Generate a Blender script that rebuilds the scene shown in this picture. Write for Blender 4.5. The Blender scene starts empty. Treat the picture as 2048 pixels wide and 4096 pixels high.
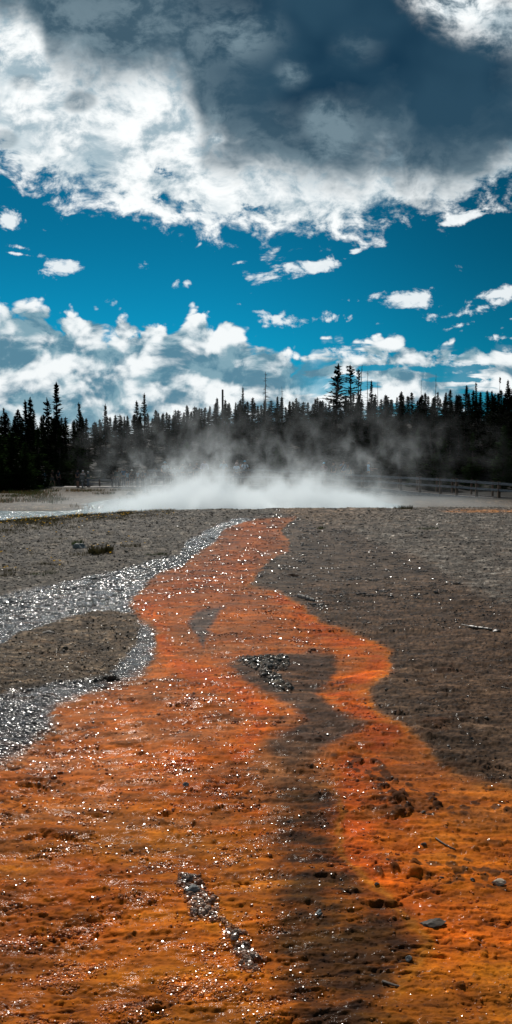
import bpy, bmesh, math, random, os
import numpy as np
from mathutils import Vector, Matrix, Euler

SC = bpy.context.scene
COL = SC.collection
R = math.radians
F_PX = 2731.0            # focal length in photograph pixels (24 mm on a 36 mm high frame)
PITCH = math.atan((2048 - 1854) / F_PX)
CAM_Z = 1.6
S_ = 2048 / 1288.0       # my measuring scale of the photograph

# ---------------------------------------------------------------- camera
cam_d = bpy.data.cameras.new('camera')
cam = bpy.data.objects.new('camera', cam_d)
COL.objects.link(cam)
cam.location = (0, 0, CAM_Z)
cam.rotation_euler = (R(90) - PITCH, 0, 0)
cam_d.sensor_fit = 'VERTICAL'
cam_d.sensor_height = 36
cam_d.sensor_width = 18
cam_d.lens = 36 * F_PX / 4096
cam_d.clip_start = 0.05
cam_d.clip_end = 3000
cam_d.dof.use_dof = False
SC.camera = cam
SC.view_settings.view_transform = 'Standard'
SC.view_settings.look = 'None'
SC.view_settings.exposure = 0
SC.view_settings.gamma = 1
SC.cycles.use_denoising = True


SC.cycles.volume_bounces = 2
SC.cycles.max_bounces = 6
SC.cycles.diffuse_bounces = 3
SC.cycles.glossy_bounces = 3
SC.cycles.transparent_max_bounces = 24
SC.cycles.sample_clamp_indirect = 4.0

CP, SP = math.cos(PITCH), math.sin(PITCH)

def ray(tx, ty):
    a = (tx - 1024) / F_PX; b = (2048 - ty) / F_PX
    return a, CP + b * SP, -SP + b * CP

def at(tx, ty, Y):
    """world point seen at photograph pixel (tx, ty) at distance Y ahead of the camera"""
    x, y, z = ray(tx, ty)
    return Vector((x / y * Y, Y, CAM_Z + z / y * Y))

def on_plane(tx, ty, z0=0.0):
    x, y, z = ray(tx, ty)
    t = (z0 - CAM_Z) / z
    return Vector((x * t, y * t, z0))

# ---------------------------------------------------------------- tagging
def tag(o, label=None, cat=None, group=None, kind=None):
    if label: o['label'] = label
    if cat: o['category'] = cat
    if group: o['group'] = group
    if kind: o['kind'] = kind
    return o

def empty(name, loc=(0, 0, 0), rz=0.0):
    o = bpy.data.objects.new(name, None)
    o.empty_display_size = 0.2
    o.location = loc; o.rotation_euler = (0, 0, rz)
    COL.objects.link(o)
    return o

def link_mesh(name, me, mat=None, parent=None, smooth=False):
    o = bpy.data.objects.new(name, me)
    COL.objects.link(o)
    if mat is not None and len(me.materials) == 0: me.materials.append(mat)
    if parent is not None: o.parent = parent
    if smooth and len(me.polygons):
        me.polygons.foreach_set('use_smooth', [True] * len(me.polygons))
    return o

def copy_tree(o, parent=None):
    c = o.copy()
    COL.objects.link(c)
    if parent is not None: c.parent = parent
    for ch in o.children:
        copy_tree(ch, c)
    return c

class MB:
    """collects simple shapes for ONE mesh"""
    def __init__(s): s.v = []; s.f = []
    def add(s, vs, fs):
        n = len(s.v); s.v += [tuple(v) for v in vs]; s.f += [tuple(i + n for i in f) for f in fs]
    def box(s, c, size, rot=None):
        hx, hy, hz = size[0] / 2, size[1] / 2, size[2] / 2
        vs = [Vector((x, y, z)) for x in (-hx, hx) for y in (-hy, hy) for z in (-hz, hz)]
        if rot is not None: vs = [rot @ v for v in vs]
        c = Vector(c)
        s.add([v + c for v in vs], [(0, 1, 3, 2), (4, 6, 7, 5), (0, 4, 5, 1), (2, 3, 7, 6), (0, 2, 6, 4), (1, 5, 7, 3)])
    def board(s, p, q, w, h, up=Vector((0, 0, 1))):
        """plank from p to q, w thick across, h high"""
        p = Vector(p); q = Vector(q); d = (q - p).normalized()
        side = d.cross(up).normalized(); u = side.cross(d).normalized()
        vs = []
        for e in (p, q):
            for a, b in ((-1, -1), (1, -1), (1, 1), (-1, 1)):
                vs.append(e + side * (a * w / 2) + u * (b * h / 2))
        s.add(vs, [(3, 2, 1, 0), (4, 5, 6, 7), (0, 1, 5, 4), (1, 2, 6, 5), (2, 3, 7, 6), (3, 0, 4, 7)])
    def tube(s, pts, rad, n=8, cap=True):
        pts = [Vector(p) for p in pts]; m = len(pts)
        rad = rad if isinstance(rad, (list, tuple)) else [rad] * m
        vs = []; fs = []
        for i, p in enumerate(pts):
            d = (pts[min(i + 1, m - 1)] - pts[max(i - 1, 0)]).normalized()
            a = Vector((0, 0, 1)) if abs(d.z) < .8 else Vector((1, 0, 0))
            x = d.cross(a).normalized(); y = d.cross(x)
            for k in range(n):
                t = 2 * math.pi * k / n
                vs.append(p + (x * math.cos(t) + y * math.sin(t)) * rad[i])
        for i in range(m - 1):
            for k in range(n):
                k2 = (k + 1) % n
                fs.append((i * n + k, i * n + k2, (i + 1) * n + k2, (i + 1) * n + k))
        if cap:
            fs.append(tuple(range(n - 1, -1, -1))); fs.append(tuple((m - 1) * n + k for k in range(n)))
        s.add(vs, fs)
    def build(s, name, mat=None, parent=None, smooth=False):
        me = bpy.data.meshes.new(name)
        me.from_pydata(s.v, [], s.f); me.update()
        return link_mesh(name, me, mat, parent, smooth)

# ---------------------------------------------------------------- numpy noise
def _hash(ix, iy, seed):
    h = (ix.astype(np.int64) * 374761393 + iy.astype(np.int64) * 668265263 + seed * 1442695041) & 0xffffffff
    h = ((h ^ (h >> 13)) * 1274126177) & 0xffffffff
    h = (h ^ (h >> 16)) & 0xffffffff
    return h
def gnoise(x, y, seed=0):
    ix = np.floor(x); iy = np.floor(y); fx = x - ix; fy = y - iy
    u = fx * fx * fx * (fx * (fx * 6 - 15) + 10); v = fy * fy * fy * (fy * (fy * 6 - 15) + 10)
    def g(dx, dy):
        a = _hash(ix + dx, iy + dy, seed) * (2 * math.pi / 4294967296.0)
        return np.cos(a) * (fx - dx) + np.sin(a) * (fy - dy)
    a = g(0, 0) * (1 - u) + g(1, 0) * u
    b = g(0, 1) * (1 - u) + g(1, 1) * u
    return (a * (1 - v) + b * v) * 1.5
def fbm(x, y, seed=0, octv=4, rough=.5):
    s = 0; a = 1; t = 0
    for o in range(octv):
        s = s + a * gnoise(x * 2 ** o + o * 17.3, y * 2 ** o - o * 9.1, seed + o); t += a; a *= rough
    return s / t
def worley(x, y, seed=0):
    """(distance to the nearest jittered cell point, that cell's random number)"""
    ix = np.floor(x); iy = np.floor(y)
    best = np.full(x.shape, 9.0); rnd = np.zeros(x.shape)
    for dx in (-1, 0, 1):
        for dy in (-1, 0, 1):
            cx = ix + dx; cy = iy + dy
            h = _hash(cx, cy, seed)
            px = cx + (h & 0xffff) / 65536.0; py = cy + ((h >> 16) & 0xffff) / 65536.0
            d = np.hypot(x - px, y - py)
            m = d < best
            best = np.where(m, d, best); rnd = np.where(m, (_hash(cx, cy, seed + 5) & 0xffff) / 65536.0, rnd)
    return best, rnd
def sstep(a, b, x):
    t = np.clip((x - a) / (b - a), 0, 1)
    return t * t * (3 - 2 * t)
def sdist(poly, X, Y):
    """signed distance to a polygon, positive inside"""
    P = np.array(poly, float); n = len(P)
    d2 = np.full(X.shape, 1e18); ins = np.zeros(X.shape, bool)
    for i in range(n):
        x1, y1 = P[i]; x2, y2 = P[(i + 1) % n]
        ex, ey = x2 - x1, y2 - y1
        t = np.clip(((X - x1) * ex + (Y - y1) * ey) / (ex * ex + ey * ey + 1e-9), 0, 1)
        d2 = np.minimum(d2, (X - x1 - t * ex) ** 2 + (Y - y1 - t * ey) ** 2)
        if y1 != y2:
            c = ((y1 > Y) != (y2 > Y)) & (X < ex * (Y - y1) / ey + x1)
            ins ^= c
    d = np.sqrt(d2)
    return np.where(ins, d, -d)
def ldist(line, X, Y):
    P = np.array(line, float); d2 = np.full(X.shape, 1e18)
    for i in range(len(P) - 1):
        x1, y1 = P[i]; x2, y2 = P[i + 1]; ex, ey = x2 - x1, y2 - y1
        t = np.clip(((X - x1) * ex + (Y - y1) * ey) / (ex * ex + ey * ey + 1e-9), 0, 1)
        d2 = np.minimum(d2, (X - x1 - t * ex) ** 2 + (Y - y1 - t * ey) ** 2)
    return np.sqrt(d2)

def srgb(r, g, b):
    f = lambda c: (c / 12.92 if c <= .04045 else ((c + .055) / 1.055) ** 2.4)
    return (f(r / 255), f(g / 255), f(b / 255))

# ---------------------------------------------------------------- node helper
class NT:
    def __init__(s, tree): s.t = tree
    def n(s, kind, **kw):
        nd = s.t.nodes.new(kind)
        ins = kw.pop('ins', None)
        for k, v in kw.items(): setattr(nd, k, v)
        if ins:
            for k, v in ins.items(): s.set(nd.inputs[k], v)
        return nd
    def set(s, sock, v):
        if isinstance(v, bpy.types.NodeSocket): s.t.links.new(v, sock)
        elif isinstance(v, bpy.types.Node): s.t.links.new(v.outputs[0], sock)
        else:
            if hasattr(sock.default_value, '__len__') and not isinstance(v, (int, float)):
                v = tuple(v)
                if len(sock.default_value) == 4 and len(v) == 3: v = v + (1,)
            sock.default_value = v
    def m(s, op, a, b=None, c=None, clamp=False):
        nd = s.t.nodes.new('ShaderNodeMath'); nd.operation = op; nd.use_clamp = clamp
        s.set(nd.inputs[0], a)
        if b is not None: s.set(nd.inputs[1], b)
        if c is not None: s.set(nd.inputs[2], c)
        return nd.outputs[0]
    def ss(s, a, b, x):
        """smoothstep of x from a to b"""
        nd = s.t.nodes.new('ShaderNodeMapRange'); nd.interpolation_type = 'SMOOTHSTEP'
        s.set(nd.inputs[0], x); s.set(nd.inputs[1], a); s.set(nd.inputs[2], b)
        nd.inputs[3].default_value = 0; nd.inputs[4].default_value = 1
        return nd.outputs[0]
    def mix(s, f, a, b, blend='MIX'):
        nd = s.t.nodes.new('ShaderNodeMix'); nd.data_type = 'RGBA'; nd.blend_type = blend; nd.clamp_factor = True
        s.set(nd.inputs[0], f); s.set(nd.inputs[6], a); s.set(nd.inputs[7], b)
        return nd.outputs[2]
    def noise(s, vec, scale, detail=4, rough=.5, lac=2.0, dist=0.0):
        nd = s.t.nodes.new('ShaderNodeTexNoise')
        s.set(nd.inputs['Vector'], vec); nd.inputs['Scale'].default_value = scale
        nd.inputs['Detail'].default_value = detail; nd.inputs['Roughness'].default_value = rough
        nd.inputs['Lacunarity'].default_value = lac; nd.inputs['Distortion'].default_value = dist
        return nd.outputs[0]
    def comb(s, x, y, z=0.0):
        nd = s.t.nodes.new('ShaderNodeCombineXYZ'); s.set(nd.inputs[0], x); s.set(nd.inputs[1], y); s.set(nd.inputs[2], z)
        return nd.outputs[0]
    def vscale(s, v, sc, off=(0, 0, 0)):
        nd = s.t.nodes.new('ShaderNodeMapping'); s.set(nd.inputs[0], v)
        nd.inputs['Scale'].default_value = sc; nd.inputs['Location'].default_value = off
        return nd.outputs[0]

def new_mat(name):
    m = bpy.data.materials.new(name); m.use_nodes = True
    m.node_tree.nodes.clear()
    return m, NT(m.node_tree)

def simple_mat(name, col, rough=.7, var=.25, scale=6.0, spec=.3, trans=0.0, stretch=(1, 1, 1), bump=0.0):
    m, T = new_mat(name)
    out = T.n('ShaderNodeOutputMaterial'); b = T.n('ShaderNodeBsdfPrincipled')
    tc = T.n('ShaderNodeTexCoord')
    v = T.vscale(tc.outputs['Object'], stretch)
    nz = T.noise(v, scale, 5, .6)
    lo = tuple(c * (1 - var) for c in col); hi = tuple(min(1, c * (1 + var)) for c in col)
    c = T.mix(T.ss(.3, .7, nz), lo, hi)
    T.set(b.inputs['Base Color'], c)
    b.inputs['Roughness'].default_value = rough
    b.inputs['Specular IOR Level'].default_value = spec
    if bump:
        bp = T.n('ShaderNodeBump'); bp.inputs['Strength'].default_value = .6; bp.inputs['Distance'].default_value = bump
        T.set(bp.inputs['Height'], nz); T.set(b.inputs['Normal'], bp.outputs[0])
    sh = b.outputs[0]
    if trans > 0:
        tr = T.n('ShaderNodeBsdfTranslucent'); T.set(tr.inputs[0], c)
        mx = T.n('ShaderNodeMixShader'); mx.inputs[0].default_value = trans
        T.set(mx.inputs[1], sh); T.set(mx.inputs[2], tr.outputs[0]); sh = mx.outputs[0]
    T.set(out.inputs[0], sh)
    return m
# ================================================================ sky and sun
SUN_AZ = R(-16)      # to the left of straight ahead
SUN_EL = R(46)
def d2uv(dx, dy):
    x, y, z = ray(dx * S_, dy * S_)
    return x / y, z / y

def build_world():
    w = bpy.data.worlds.new('World'); SC.world = w; w.use_nodes = True
    t = w.node_tree; t.nodes.clear(); T = NT(t)
    out = T.n('ShaderNodeOutputWorld'); bg = T.n('ShaderNodeBackground')
    tc = T.n('ShaderNodeTexCoord'); sep = T.n('ShaderNodeSeparateXYZ'); T.set(sep.inputs[0], tc.outputs['Generated'])
    x, y, z = sep.outputs
    yy = T.m('MAXIMUM', T.m('ABSOLUTE', y), .12)
    U = T.m('DIVIDE', x, yy); V = T.m('DIVIDE', z, yy)
    Uf = T.m('ADD', U, .5)
    sky = T.n('ShaderNodeTexSky', sky_type='NISHITA')
    sky.sun_disc = False; sky.sun_elevation = SUN_EL; sky.sun_rotation = SUN_AZ
    sky.altitude = 2300; sky.air_density = 1.0; sky.dust_density = .3; sky.ozone_density = 2.5
    # clear air, darker and more teal away from the sun
    blue = T.mix(1.0, sky.outputs[0], (.015, .60, .65), 'MULTIPLY')
    dim = T.n('ShaderNodeVectorMath', operation='SCALE'); T.set(dim.inputs[0], blue)
    T.set(dim.inputs['Scale'], T.m('MULTIPLY', T.m('SUBTRACT', 1.0, T.m('MULTIPLY', T.ss(-.1, .45, U), .42)),
                                   T.m('SUBTRACT', 1.0, T.m('MULTIPLY', T.ss(.12, .40, V), .30))))
    blue = dim.outputs[0]

    def curve(pts, ylo=0.0, yhi=.7):
        nd = T.n('ShaderNodeFloatCurve')
        T.set(nd.inputs['Value'], Uf)
        cv = nd.mapping.curves[0]
        P = sorted([d2uv(*p) for p in pts])
        Q = [((u + .5), (v - ylo) / (yhi - ylo)) for u, v in P]
        while len(cv.points) < len(Q): cv.points.new(.5, .5)
        for i, (a, b) in enumerate(Q):
            cv.points[i].location = (a, b)
        nd.mapping.extend = 'HORIZONTAL'
        nd.mapping.update()
        return T.m('MULTIPLY_ADD', nd.outputs[0], yhi - ylo, ylo)

    P = T.comb(U, V)
    def N2(vec, scale, detail, rough):
        nd = T.n('ShaderNodeTexNoise', noise_dimensions='2D'); T.set(nd.inputs['Vector'], vec)
        nd.inputs['Scale'].default_value = scale; nd.inputs['Detail'].default_value = detail; nd.inputs['Roughness'].default_value = rough
        return nd.outputs[0]
    # curling warp shared by all the cloud noise
    wn = T.n('ShaderNodeTexNoise', noise_dimensions='2D'); T.set(wn.inputs['Vector'], P); wn.inputs['Scale'].default_value = 9; wn.inputs['Detail'].default_value = 2
    wv = T.n('ShaderNodeVectorMath', operation='MULTIPLY_ADD')
    T.set(wv.inputs[0], wn.outputs['Color']); wv.inputs[1].default_value = (.05, .03, 0); T.set(wv.inputs[2], P)
    W = wv.outputs[0]
    fine = N2(T.vscale(W, (1, 1.5, 1)), 17, 5, .64)
    mid = N2(T.vscale(W, (1, 1.4, 1), (3, 1, 0)), 7, 5, .58)
    low = N2(T.vscale(W, (1, 1.2, 1), (7, 5, 0)), 4.2, 3, .5)
    bil = T.n('ShaderNodeTexVoronoi', feature='F1', voronoi_dimensions='2D'); T.set(bil.inputs['Vector'], T.vscale(W, (1, 1.2, 1)))
    bil.inputs['Scale'].default_value = 22
    bil.inputs['Detail'].default_value = 2; bil.inputs['Roughness'].default_value = .55
    puff = T.m('SUBTRACT', 1.0, bil.outputs[0])

    def blob(cx, cy, rx, ry, rot=0.0):
        u, v = d2uv(cx, cy); k = S_ / F_PX
        mp = T.n('ShaderNodeMapping', vector_type='TEXTURE'); T.set(mp.inputs[0], P)
        mp.inputs['Location'].default_value = (u, v, 0)
        mp.inputs['Rotation'].default_value = (0, 0, R(rot))
        mp.inputs['Scale'].default_value = (rx * k, ry * k, 1)
        ln = T.n('ShaderNodeVectorMath', operation='LENGTH'); T.set(ln.inputs[0], mp.outputs[0])
        return T.m('SUBTRACT', 1.0, ln.outputs['Value'])     # 1 at the centre, 0 at the rim, negative outside
    def soft(bl): return T.ss(0.0, 1.0, bl)

    # ---- the great cloud above: lower rim, and where its underside turns dark
    rim = curve([(-60, 400), (0, 428), (60, 470), (130, 500), (220, 535), (300, 552), (400, 560), (450, 575), (520, 600), (560, 592), (640, 605), (720, 622), (800, 630), (870, 612),
                 (940, 588), (1000, 575), (1050, 548), (1100, 560), (1150, 545), (1200, 520), (1288, 518), (1340, 520)])
    dr = T.m('SUBTRACT', V, rim)
    nz = T.m('ADD', T.m('MULTIPLY', T.m('SUBTRACT', fine, .5), .17), T.m('MULTIPLY', T.m('SUBTRACT', mid, .5), .07))
    # scattered holes near the rim
    cov1 = T.ss(-.014, .030, T.m('ADD', T.m('ADD', dr, -.012), T.m('MULTIPLY', nz, T.m('SUBTRACT', 1.0, T.ss(.09, .2, dr)))))
    for h in ((170, 480, 60, 22, -20), (240, 525, 40, 15, -10), (400, 425, 110, 26, -25), (400, 495, 70, 22, -8), (620, 520, 130, 24, -3), (470, 505, 60, 14, 10), (790, 570, 60, 14, 10)):
        hb = T.ss(.14, .75, T.m('MULTIPLY', soft(blob(*h)), T.m('MULTIPLY_ADD', T.m('SUBTRACT', .47, fine), 4.5, .35)))
        cov1 = T.m('MULTIPLY', cov1, T.m('SUBTRACT', 1.0, hb))
    under = curve([(-60, 60), (0, 66), (60, 62), (100, 110), (130, 190), (200, 225), (270, 240), (340, 222), (400, 200), (440, 215), (470, 265), (500, 345), (520, 400), (580, 425), (640, 435), (700, 465), (760, 485),
                   (830, 490), (880, 475), (950, 470), (1020, 490), (1080, 500), (1150, 490), (1200, 470), (1250, 440), (1340, 430)])
    du = T.m('ADD', T.m('SUBTRACT', V, under), T.m('ADD', T.m('MULTIPLY', T.m('SUBTRACT', mid, .5), .15), T.m('MULTIPLY', T.m('SUBTRACT', fine, .5), .08)))
    shade = T.ss(-.020, .060, du)
    deep = T.ss(.0, .15, T.m('ADD', T.m('SUBTRACT', du, .015), T.m('MULTIPLY', T.m('SUBTRACT', low, .5), .22)))
    deep = T.m('MULTIPLY', deep, T.m('MULTIPLY_ADD', T.ss(-.2, .10, U), .75, .30))
    for h, a in (((830, 320, 75, 110, 35), .55), ((735, 185, 60, 50, 0), .38), ((545, 290, 45, 40, 0), .3), ((600, 90, 160, 90, 0), .35), ((900, 120, 90, 60, 0), .15)):
        bb = T.m('MULTIPLY', T.m('MULTIPLY', soft(blob(*h)), T.ss(.30, .62, T.m('MULTIPLY_ADD', fine, .5, T.m('MULTIPLY', mid, .5)))), a)
        deep = T.m('SUBTRACT', deep, T.m('MULTIPLY', bb, 2.6), clamp=True)
    for h, a in (((1230, 40, 300, 125, -15), .95), ((1130, 10, 180, 60, -10), .6), ((545, 350, 40, 22, 0), .9), ((40, 120, 90, 70, 0), .5)):
        bb = T.ss(.05, 1.05, T.m('MULTIPLY', soft(blob(*h)), T.m('MULTIPLY_ADD', T.m('SUBTRACT', fine, .5), 3.0, .9)))
        shade = T.m('SUBTRACT', shade, T.m('MULTIPLY', bb, a * .85), clamp=True)
    for h, a in (((200, 255, 75, 45, 10), .55), ((60, 205, 60, 35, 0), .35), ((10, 350, 60, 40, 0), .45), ((1000, 300, 330, 140, 0), 0), ((1050, 520, 120, 30, 5), .4)):
        if a: shade = T.m('ADD', shade, T.m('MULTIPLY', T.ss(.2, .7, T.m('ADD', soft(blob(*h)), T.m('MULTIPLY', T.m('SUBTRACT', fine, .5), .9))), a), clamp=True)
    white = T.mix(T.ss(.30, .64, fine), (.34, .46, .53), (1.0, 1.03, 1.03))
    white = T.mix(T.ss(.30, .46, mid), T.mix(.6, white, (.40, .53, .60)), white)
    grey = T.mix(T.ss(.35, .65, fine), (.055, .110, .155), (.17, .25, .30))
    dark = T.mix(T.ss(.35, .65, low), (.008, .038, .075), (.024, .070, .115))
    c1 = T.mix(shade, white, T.mix(deep, grey, dark))

    # ---- the long bank above the forest
    top = curve([(-60, 745), (0, 742), (70, 733), (130, 748), (160, 765), (200, 772), (240, 770), (262, 795), (310, 772), (335, 792), (400, 782), (440, 788), (490, 758), (520, 785), (540, 805), (562, 770), (600, 792), (630, 822),
                 (690, 832), (735, 868), (780, 852), (850, 838), (950, 826), (1010, 826), (1060, 842), (1110, 850), (1170, 842), (1230, 834), (1340, 830)], 0, .35)
    dt = T.m('SUBTRACT', top, V)
    pe = T.m('ADD', T.m('MULTIPLY', T.m('SUBTRACT', puff, .62), .045), T.m('MULTIPLY', T.m('SUBTRACT', fine, .5), .055))
    cov2 = T.ss(-.004, .012, T.m('ADD', dt, T.m('MULTIPLY', pe, 1.0)))
    streak = N2(T.vscale(W, (.55, 2.6, 1), (2, 9, 0)), 10, 4, .58)
    right = T.ss(.03, .12, U)
    hole = T.m('MULTIPLY', right, T.ss(.50, .58, T.m('ADD', streak, T.m('MULTIPLY', T.ss(.10, .03, V), .08))))
    for h in ((950, 925, 130, 14, 4), (1130, 925, 200, 18, 2), (1180, 955, 200, 14, 0), (690, 845, 60, 20, -30), (900, 815, 120, 12, 0)):
        hole = T.m('MAXIMUM', hole, T.ss(.2, .5, T.m('MULTIPLY', soft(blob(*h)), T.m('MULTIPLY_ADD', T.m('SUBTRACT', .48, fine), 3.5, .7))))
    cov2 = T.m('MULTIPLY', cov2, T.m('SUBTRACT', 1.0, T.m('MULTIPLY', hole, .93)))
    # self shading: the noise looked up a little towards the sun
    up = T.vscale(W, (1, 1, 1), (.006, -.022, 0))
    mid_up = N2(T.vscale(up, (1, 1.7, 1), (3, 1, 0)), 8, 3, .55)
    mid_h = N2(T.vscale(W, (1, 1.7, 1), (3, 1, 0)), 8, 3, .55)
    rel = T.m('SUBTRACT', mid_h, mid_up)
    g = T.m('ADD', T.m('MULTIPLY', rel, 1.7), T.m('ADD', T.m('MULTIPLY', T.m('SUBTRACT', fine, .5), .9), T.m('MULTIPLY', T.m('SUBTRACT', puff, .6), .35)))
    g = T.m('ADD', g, T.m('MULTIPLY', T.ss(.02, .0, dt), .14))
    for h, a in (((95, 820, 110, 60, 0), .26), ((20, 905, 120, 40, 0), .18), ((240, 895, 130, 34, 0), .20), ((520, 935, 160, 36, 0), .18), ((400, 965, 80, 26, 0), .16), ((180, 950, 90, 24, 0), .10),
                 ((360, 810, 60, 16, 0), .05), ((1060, 888, 220, 20, 0), .10), ((640, 900, 90, 24, 0), .06)):
        g = T.m('SUBTRACT', g, T.m('MULTIPLY', soft(blob(*h)), a * 1.35))
    lit = T.ss(-.36, .12, g)
    c2 = T.mix(lit, T.mix(T.ss(.4, .6, fine), (.10, .24, .33), (.22, .38, .46)), (.92, .96, .97))
    c2 = T.mix(T.m('MULTIPLY', T.ss(.09, .03, V), .35), c2, (.42, .60, .68))

    # ---- small loose clouds
    cov3 = None
    for h in ((22, 545, 42, 38, -20), (220, 596, 52, 13, -32), (35, 620, 45, 7, -6), (105, 578, 22, 7, -10), (135, 662, 50, 14, -25), (195, 676, 44, 16, 0), (40, 638, 60, 4, -8),
              (440, 716, 18, 12, 30), (467, 714, 12, 9, 0), (775, 672, 105, 19, 14), (498, 618, 26, 8, 25), (898, 631, 24, 7, 15), (600, 660, 26, 7, 15), (788, 803, 95, 15, 4),
              (1075, 748, 165, 22, 2), (1200, 778, 150, 20, 14), (1240, 742, 110, 16, 10), (970, 812, 60, 10, 8), (668, 820, 22, 12, 0), (1160, 545, 50, 9, 20), (700, 800, 26, 9, 40),
              (1185, 545, 30, 8, 15), (1150, 820, 50, 8, 15), (1286, 802, 14, 10, 0), (1080, 905, 250, 26, -2), (1120, 938, 210, 12, 0), (1262, 848, 60, 9, 0)):
        b_ = blob(*h)
        cov3 = b_ if cov3 is None else T.m('MAXIMUM', cov3, b_)
    wisp = T.m('MULTIPLY_ADD', fine, .55, T.m('MULTIPLY', streak, .5))
    cov3 = T.ss(.15, 1.25, T.m('ADD', T.m('MULTIPLY', T.m('MAXIMUM', cov3, -.7), 1.1), T.m('MULTIPLY', T.m('SUBTRACT', T.m('MULTIPLY_ADD', fine, .8, T.m('MULTIPLY', streak, .25)), .545), 8.0)))
    cov3 = T.m('MULTIPLY', cov3, .92)
    c3 = T.mix(T.ss(.3, .6, fine), (.45, .6, .68), (.88, .93, .95))

    # thin veil low over the horizon
    c = T.n('ShaderNodeVectorMath', operation='SCALE'); T.set(c.inputs[0], blue); c.inputs['Scale'].default_value = .10
    col = c.outputs[0]
    col = T.mix(T.m('MULTIPLY', T.ss(.16, .02, V), .35), col, (.10, .36, .52))
    col = T.mix(cov3, col, c3)
    col = T.mix(cov2, col, c2)
    col = T.mix(cov1, col, c1)
    T.set(bg.inputs['Color'], col); bg.inputs['Strength'].default_value = 1.0
    T.set(out.inputs[0], bg.outputs[0])
    w.cycles.sampling_method = 'NONE'

    L = bpy.data.lights.new('sun', 'SUN'); L.energy = 4.6; L.angle = R(.53); L.color = (1, .95, .87)
    so = bpy.data.objects.new('sun', L); COL.objects.link(so)
    d = Vector((math.sin(SUN_AZ) * math.cos(SUN_EL), math.cos(SUN_AZ) * math.cos(SUN_EL), math.sin(SUN_EL)))
    so.rotation_euler = d.to_track_quat('Z', 'Y').to_euler()
    so.location = (0, 0, 30)
build_world()
# ================================================================ ground
RIDGE_U = np.array([(x - 1024) / F_PX for x in (0, 250, 450, 600, 1024, 1250, 2048)])
RIDGE_D = np.array([1.6 * F_PX / (y - 1854) for y in (2088, 2066, 2053, 2042, 2036, 2033, 2027)])
def terrain_base(x, y):
    """large shape of the land: sinter plateau, its edge, the spring basin and the wooded hill"""
    x = np.asarray(x, float); y = np.asarray(y, float)
    u = x / np.maximum(y, 1.5)
    rd = np.interp(u, RIDGE_U, RIDGE_D)
    left = 1 - sstep(-9.5, -4.5, x)
    drop = sstep(0, 2.2, y - rd)
    basin = -.62 - .02 * np.clip(y - 30, 0, 60)
    # left bank of the outflow channel
    lb = -.26 - .015 * np.clip(y - 27, 0, 60) - .30 * (1 - sstep(27.2, 29.5, y + .05 * x + .3))
    far = left * lb + (1 - left) * basin
    far = far + (1 - left) * .22 * sstep(41, 46, y)
    z = drop * far
    hill = sstep(68, 130, y) * (6.4 + 4.6 * sstep(-.30, .15, u)) - sstep(150, 330, y) * 3.0
    return z + hill

def dpx(x, y, z=0.0):
    """where a ground point falls in my measuring grid of the photograph (script side only: it places the traced outlines)"""
    zc = y * CP + (CAM_Z - z) * SP; b = (-(CAM_Z - z) * CP + y * SP)
    zc = np.maximum(zc, .05)
    return (1024 + F_PX * x / zc) / S_, (2048 - F_PX * b / zc) / S_

ORANGE = [(745, 1300), (722, 1318), (706, 1335), (728, 1366), (726, 1388), (690, 1402), (650, 1440), (625, 1472), (700, 1485), (745, 1515), (800, 1560), (870, 1582), (940, 1606), (990, 1633), (975, 1656),
          (985, 1690), (930, 1745), (940, 1785), (1000, 1830), (1050, 1870), (1120, 1925), (1190, 1950), (1340, 1990), (2400, 2100), (3400, 5000), (-2600, 5000), (-1500, 2500), (-500, 2060), (-120, 1960), (0, 1918),
          (60, 1890), (128, 1838), (140, 1778), (200, 1752), (300, 1712), (370, 1682), (388, 1640), (392, 1590), (352, 1558), (326, 1520), (352, 1490), (402, 1440), (462, 1420), (480, 1398), (545, 1360), (562, 1332), (625, 1308)]
ISLAND = [(568, 1668), (610, 1647), (700, 1640), (800, 1634), (842, 1642), (856, 1670), (832, 1703), (846, 1716), (794, 1748), (835, 1785), (890, 1813), (936, 1832), (872, 1858), (806, 1893), (774, 1922), (730, 1930), (690, 1905), (668, 1870), (735, 1842), (778, 1815), (735, 1780), (662, 1745), (604, 1702)]
TAN = [(660, 1870), (776, 1915), (842, 1965), (850, 2020), (700, 2020), (640, 1960)]
STREAK = [(702, 1985), (780, 1972), (834, 1985), (850, 2020), (868, 2060), (852, 2125), (895, 2190), (970, 2250), (1045, 2322), (1082, 2370), (1066, 2420), (1030, 2480), (990, 2560), (980, 2700), (790, 2700), (740, 2560), (700, 2430), (650, 2350), (682, 2280), (690, 2200), (694, 2100), (684, 2030)]
SLIP = [(474, 1566), (500, 1541), (560, 1531), (543, 1560), (522, 1592), (512, 1622), (494, 1592)]
DRY_L = [(-2500, 1250), (620, 1250), (700, 1288), (590, 1304), (540, 1318), (500, 1338), (462, 1366), (452, 1392), (380, 1412), (250, 1448), (120, 1474), (0, 1500), (-300, 1545), (-2500, 1800)]
PATCH = [(-900, 1790), (0, 1618), (60, 1590), (180, 1548), (280, 1532), (350, 1548), (345, 1588), (340, 1622), (306, 1668), (262, 1702), (150, 1714), (60, 1742), (0, 1757), (-900, 1990)]
CHANNEL = [(-2500, 1800), (-300, 1540), (0, 1500), (120, 1474), (250, 1448), (380, 1412), (452, 1392), (470, 1360), (545, 1320), (600, 1304), (640, 1304), (560, 1336), (545, 1362), (480, 1400), (462, 1424), (402, 1444), (352, 1492), (326, 1522), (352, 1560), (392, 1592), (388, 1642), (370, 1684), (300, 1714), (200, 1754), (140, 1780), (128, 1840), (60, 1892), (0, 1920), (-500, 2070), (-2500, 2700)]
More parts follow.
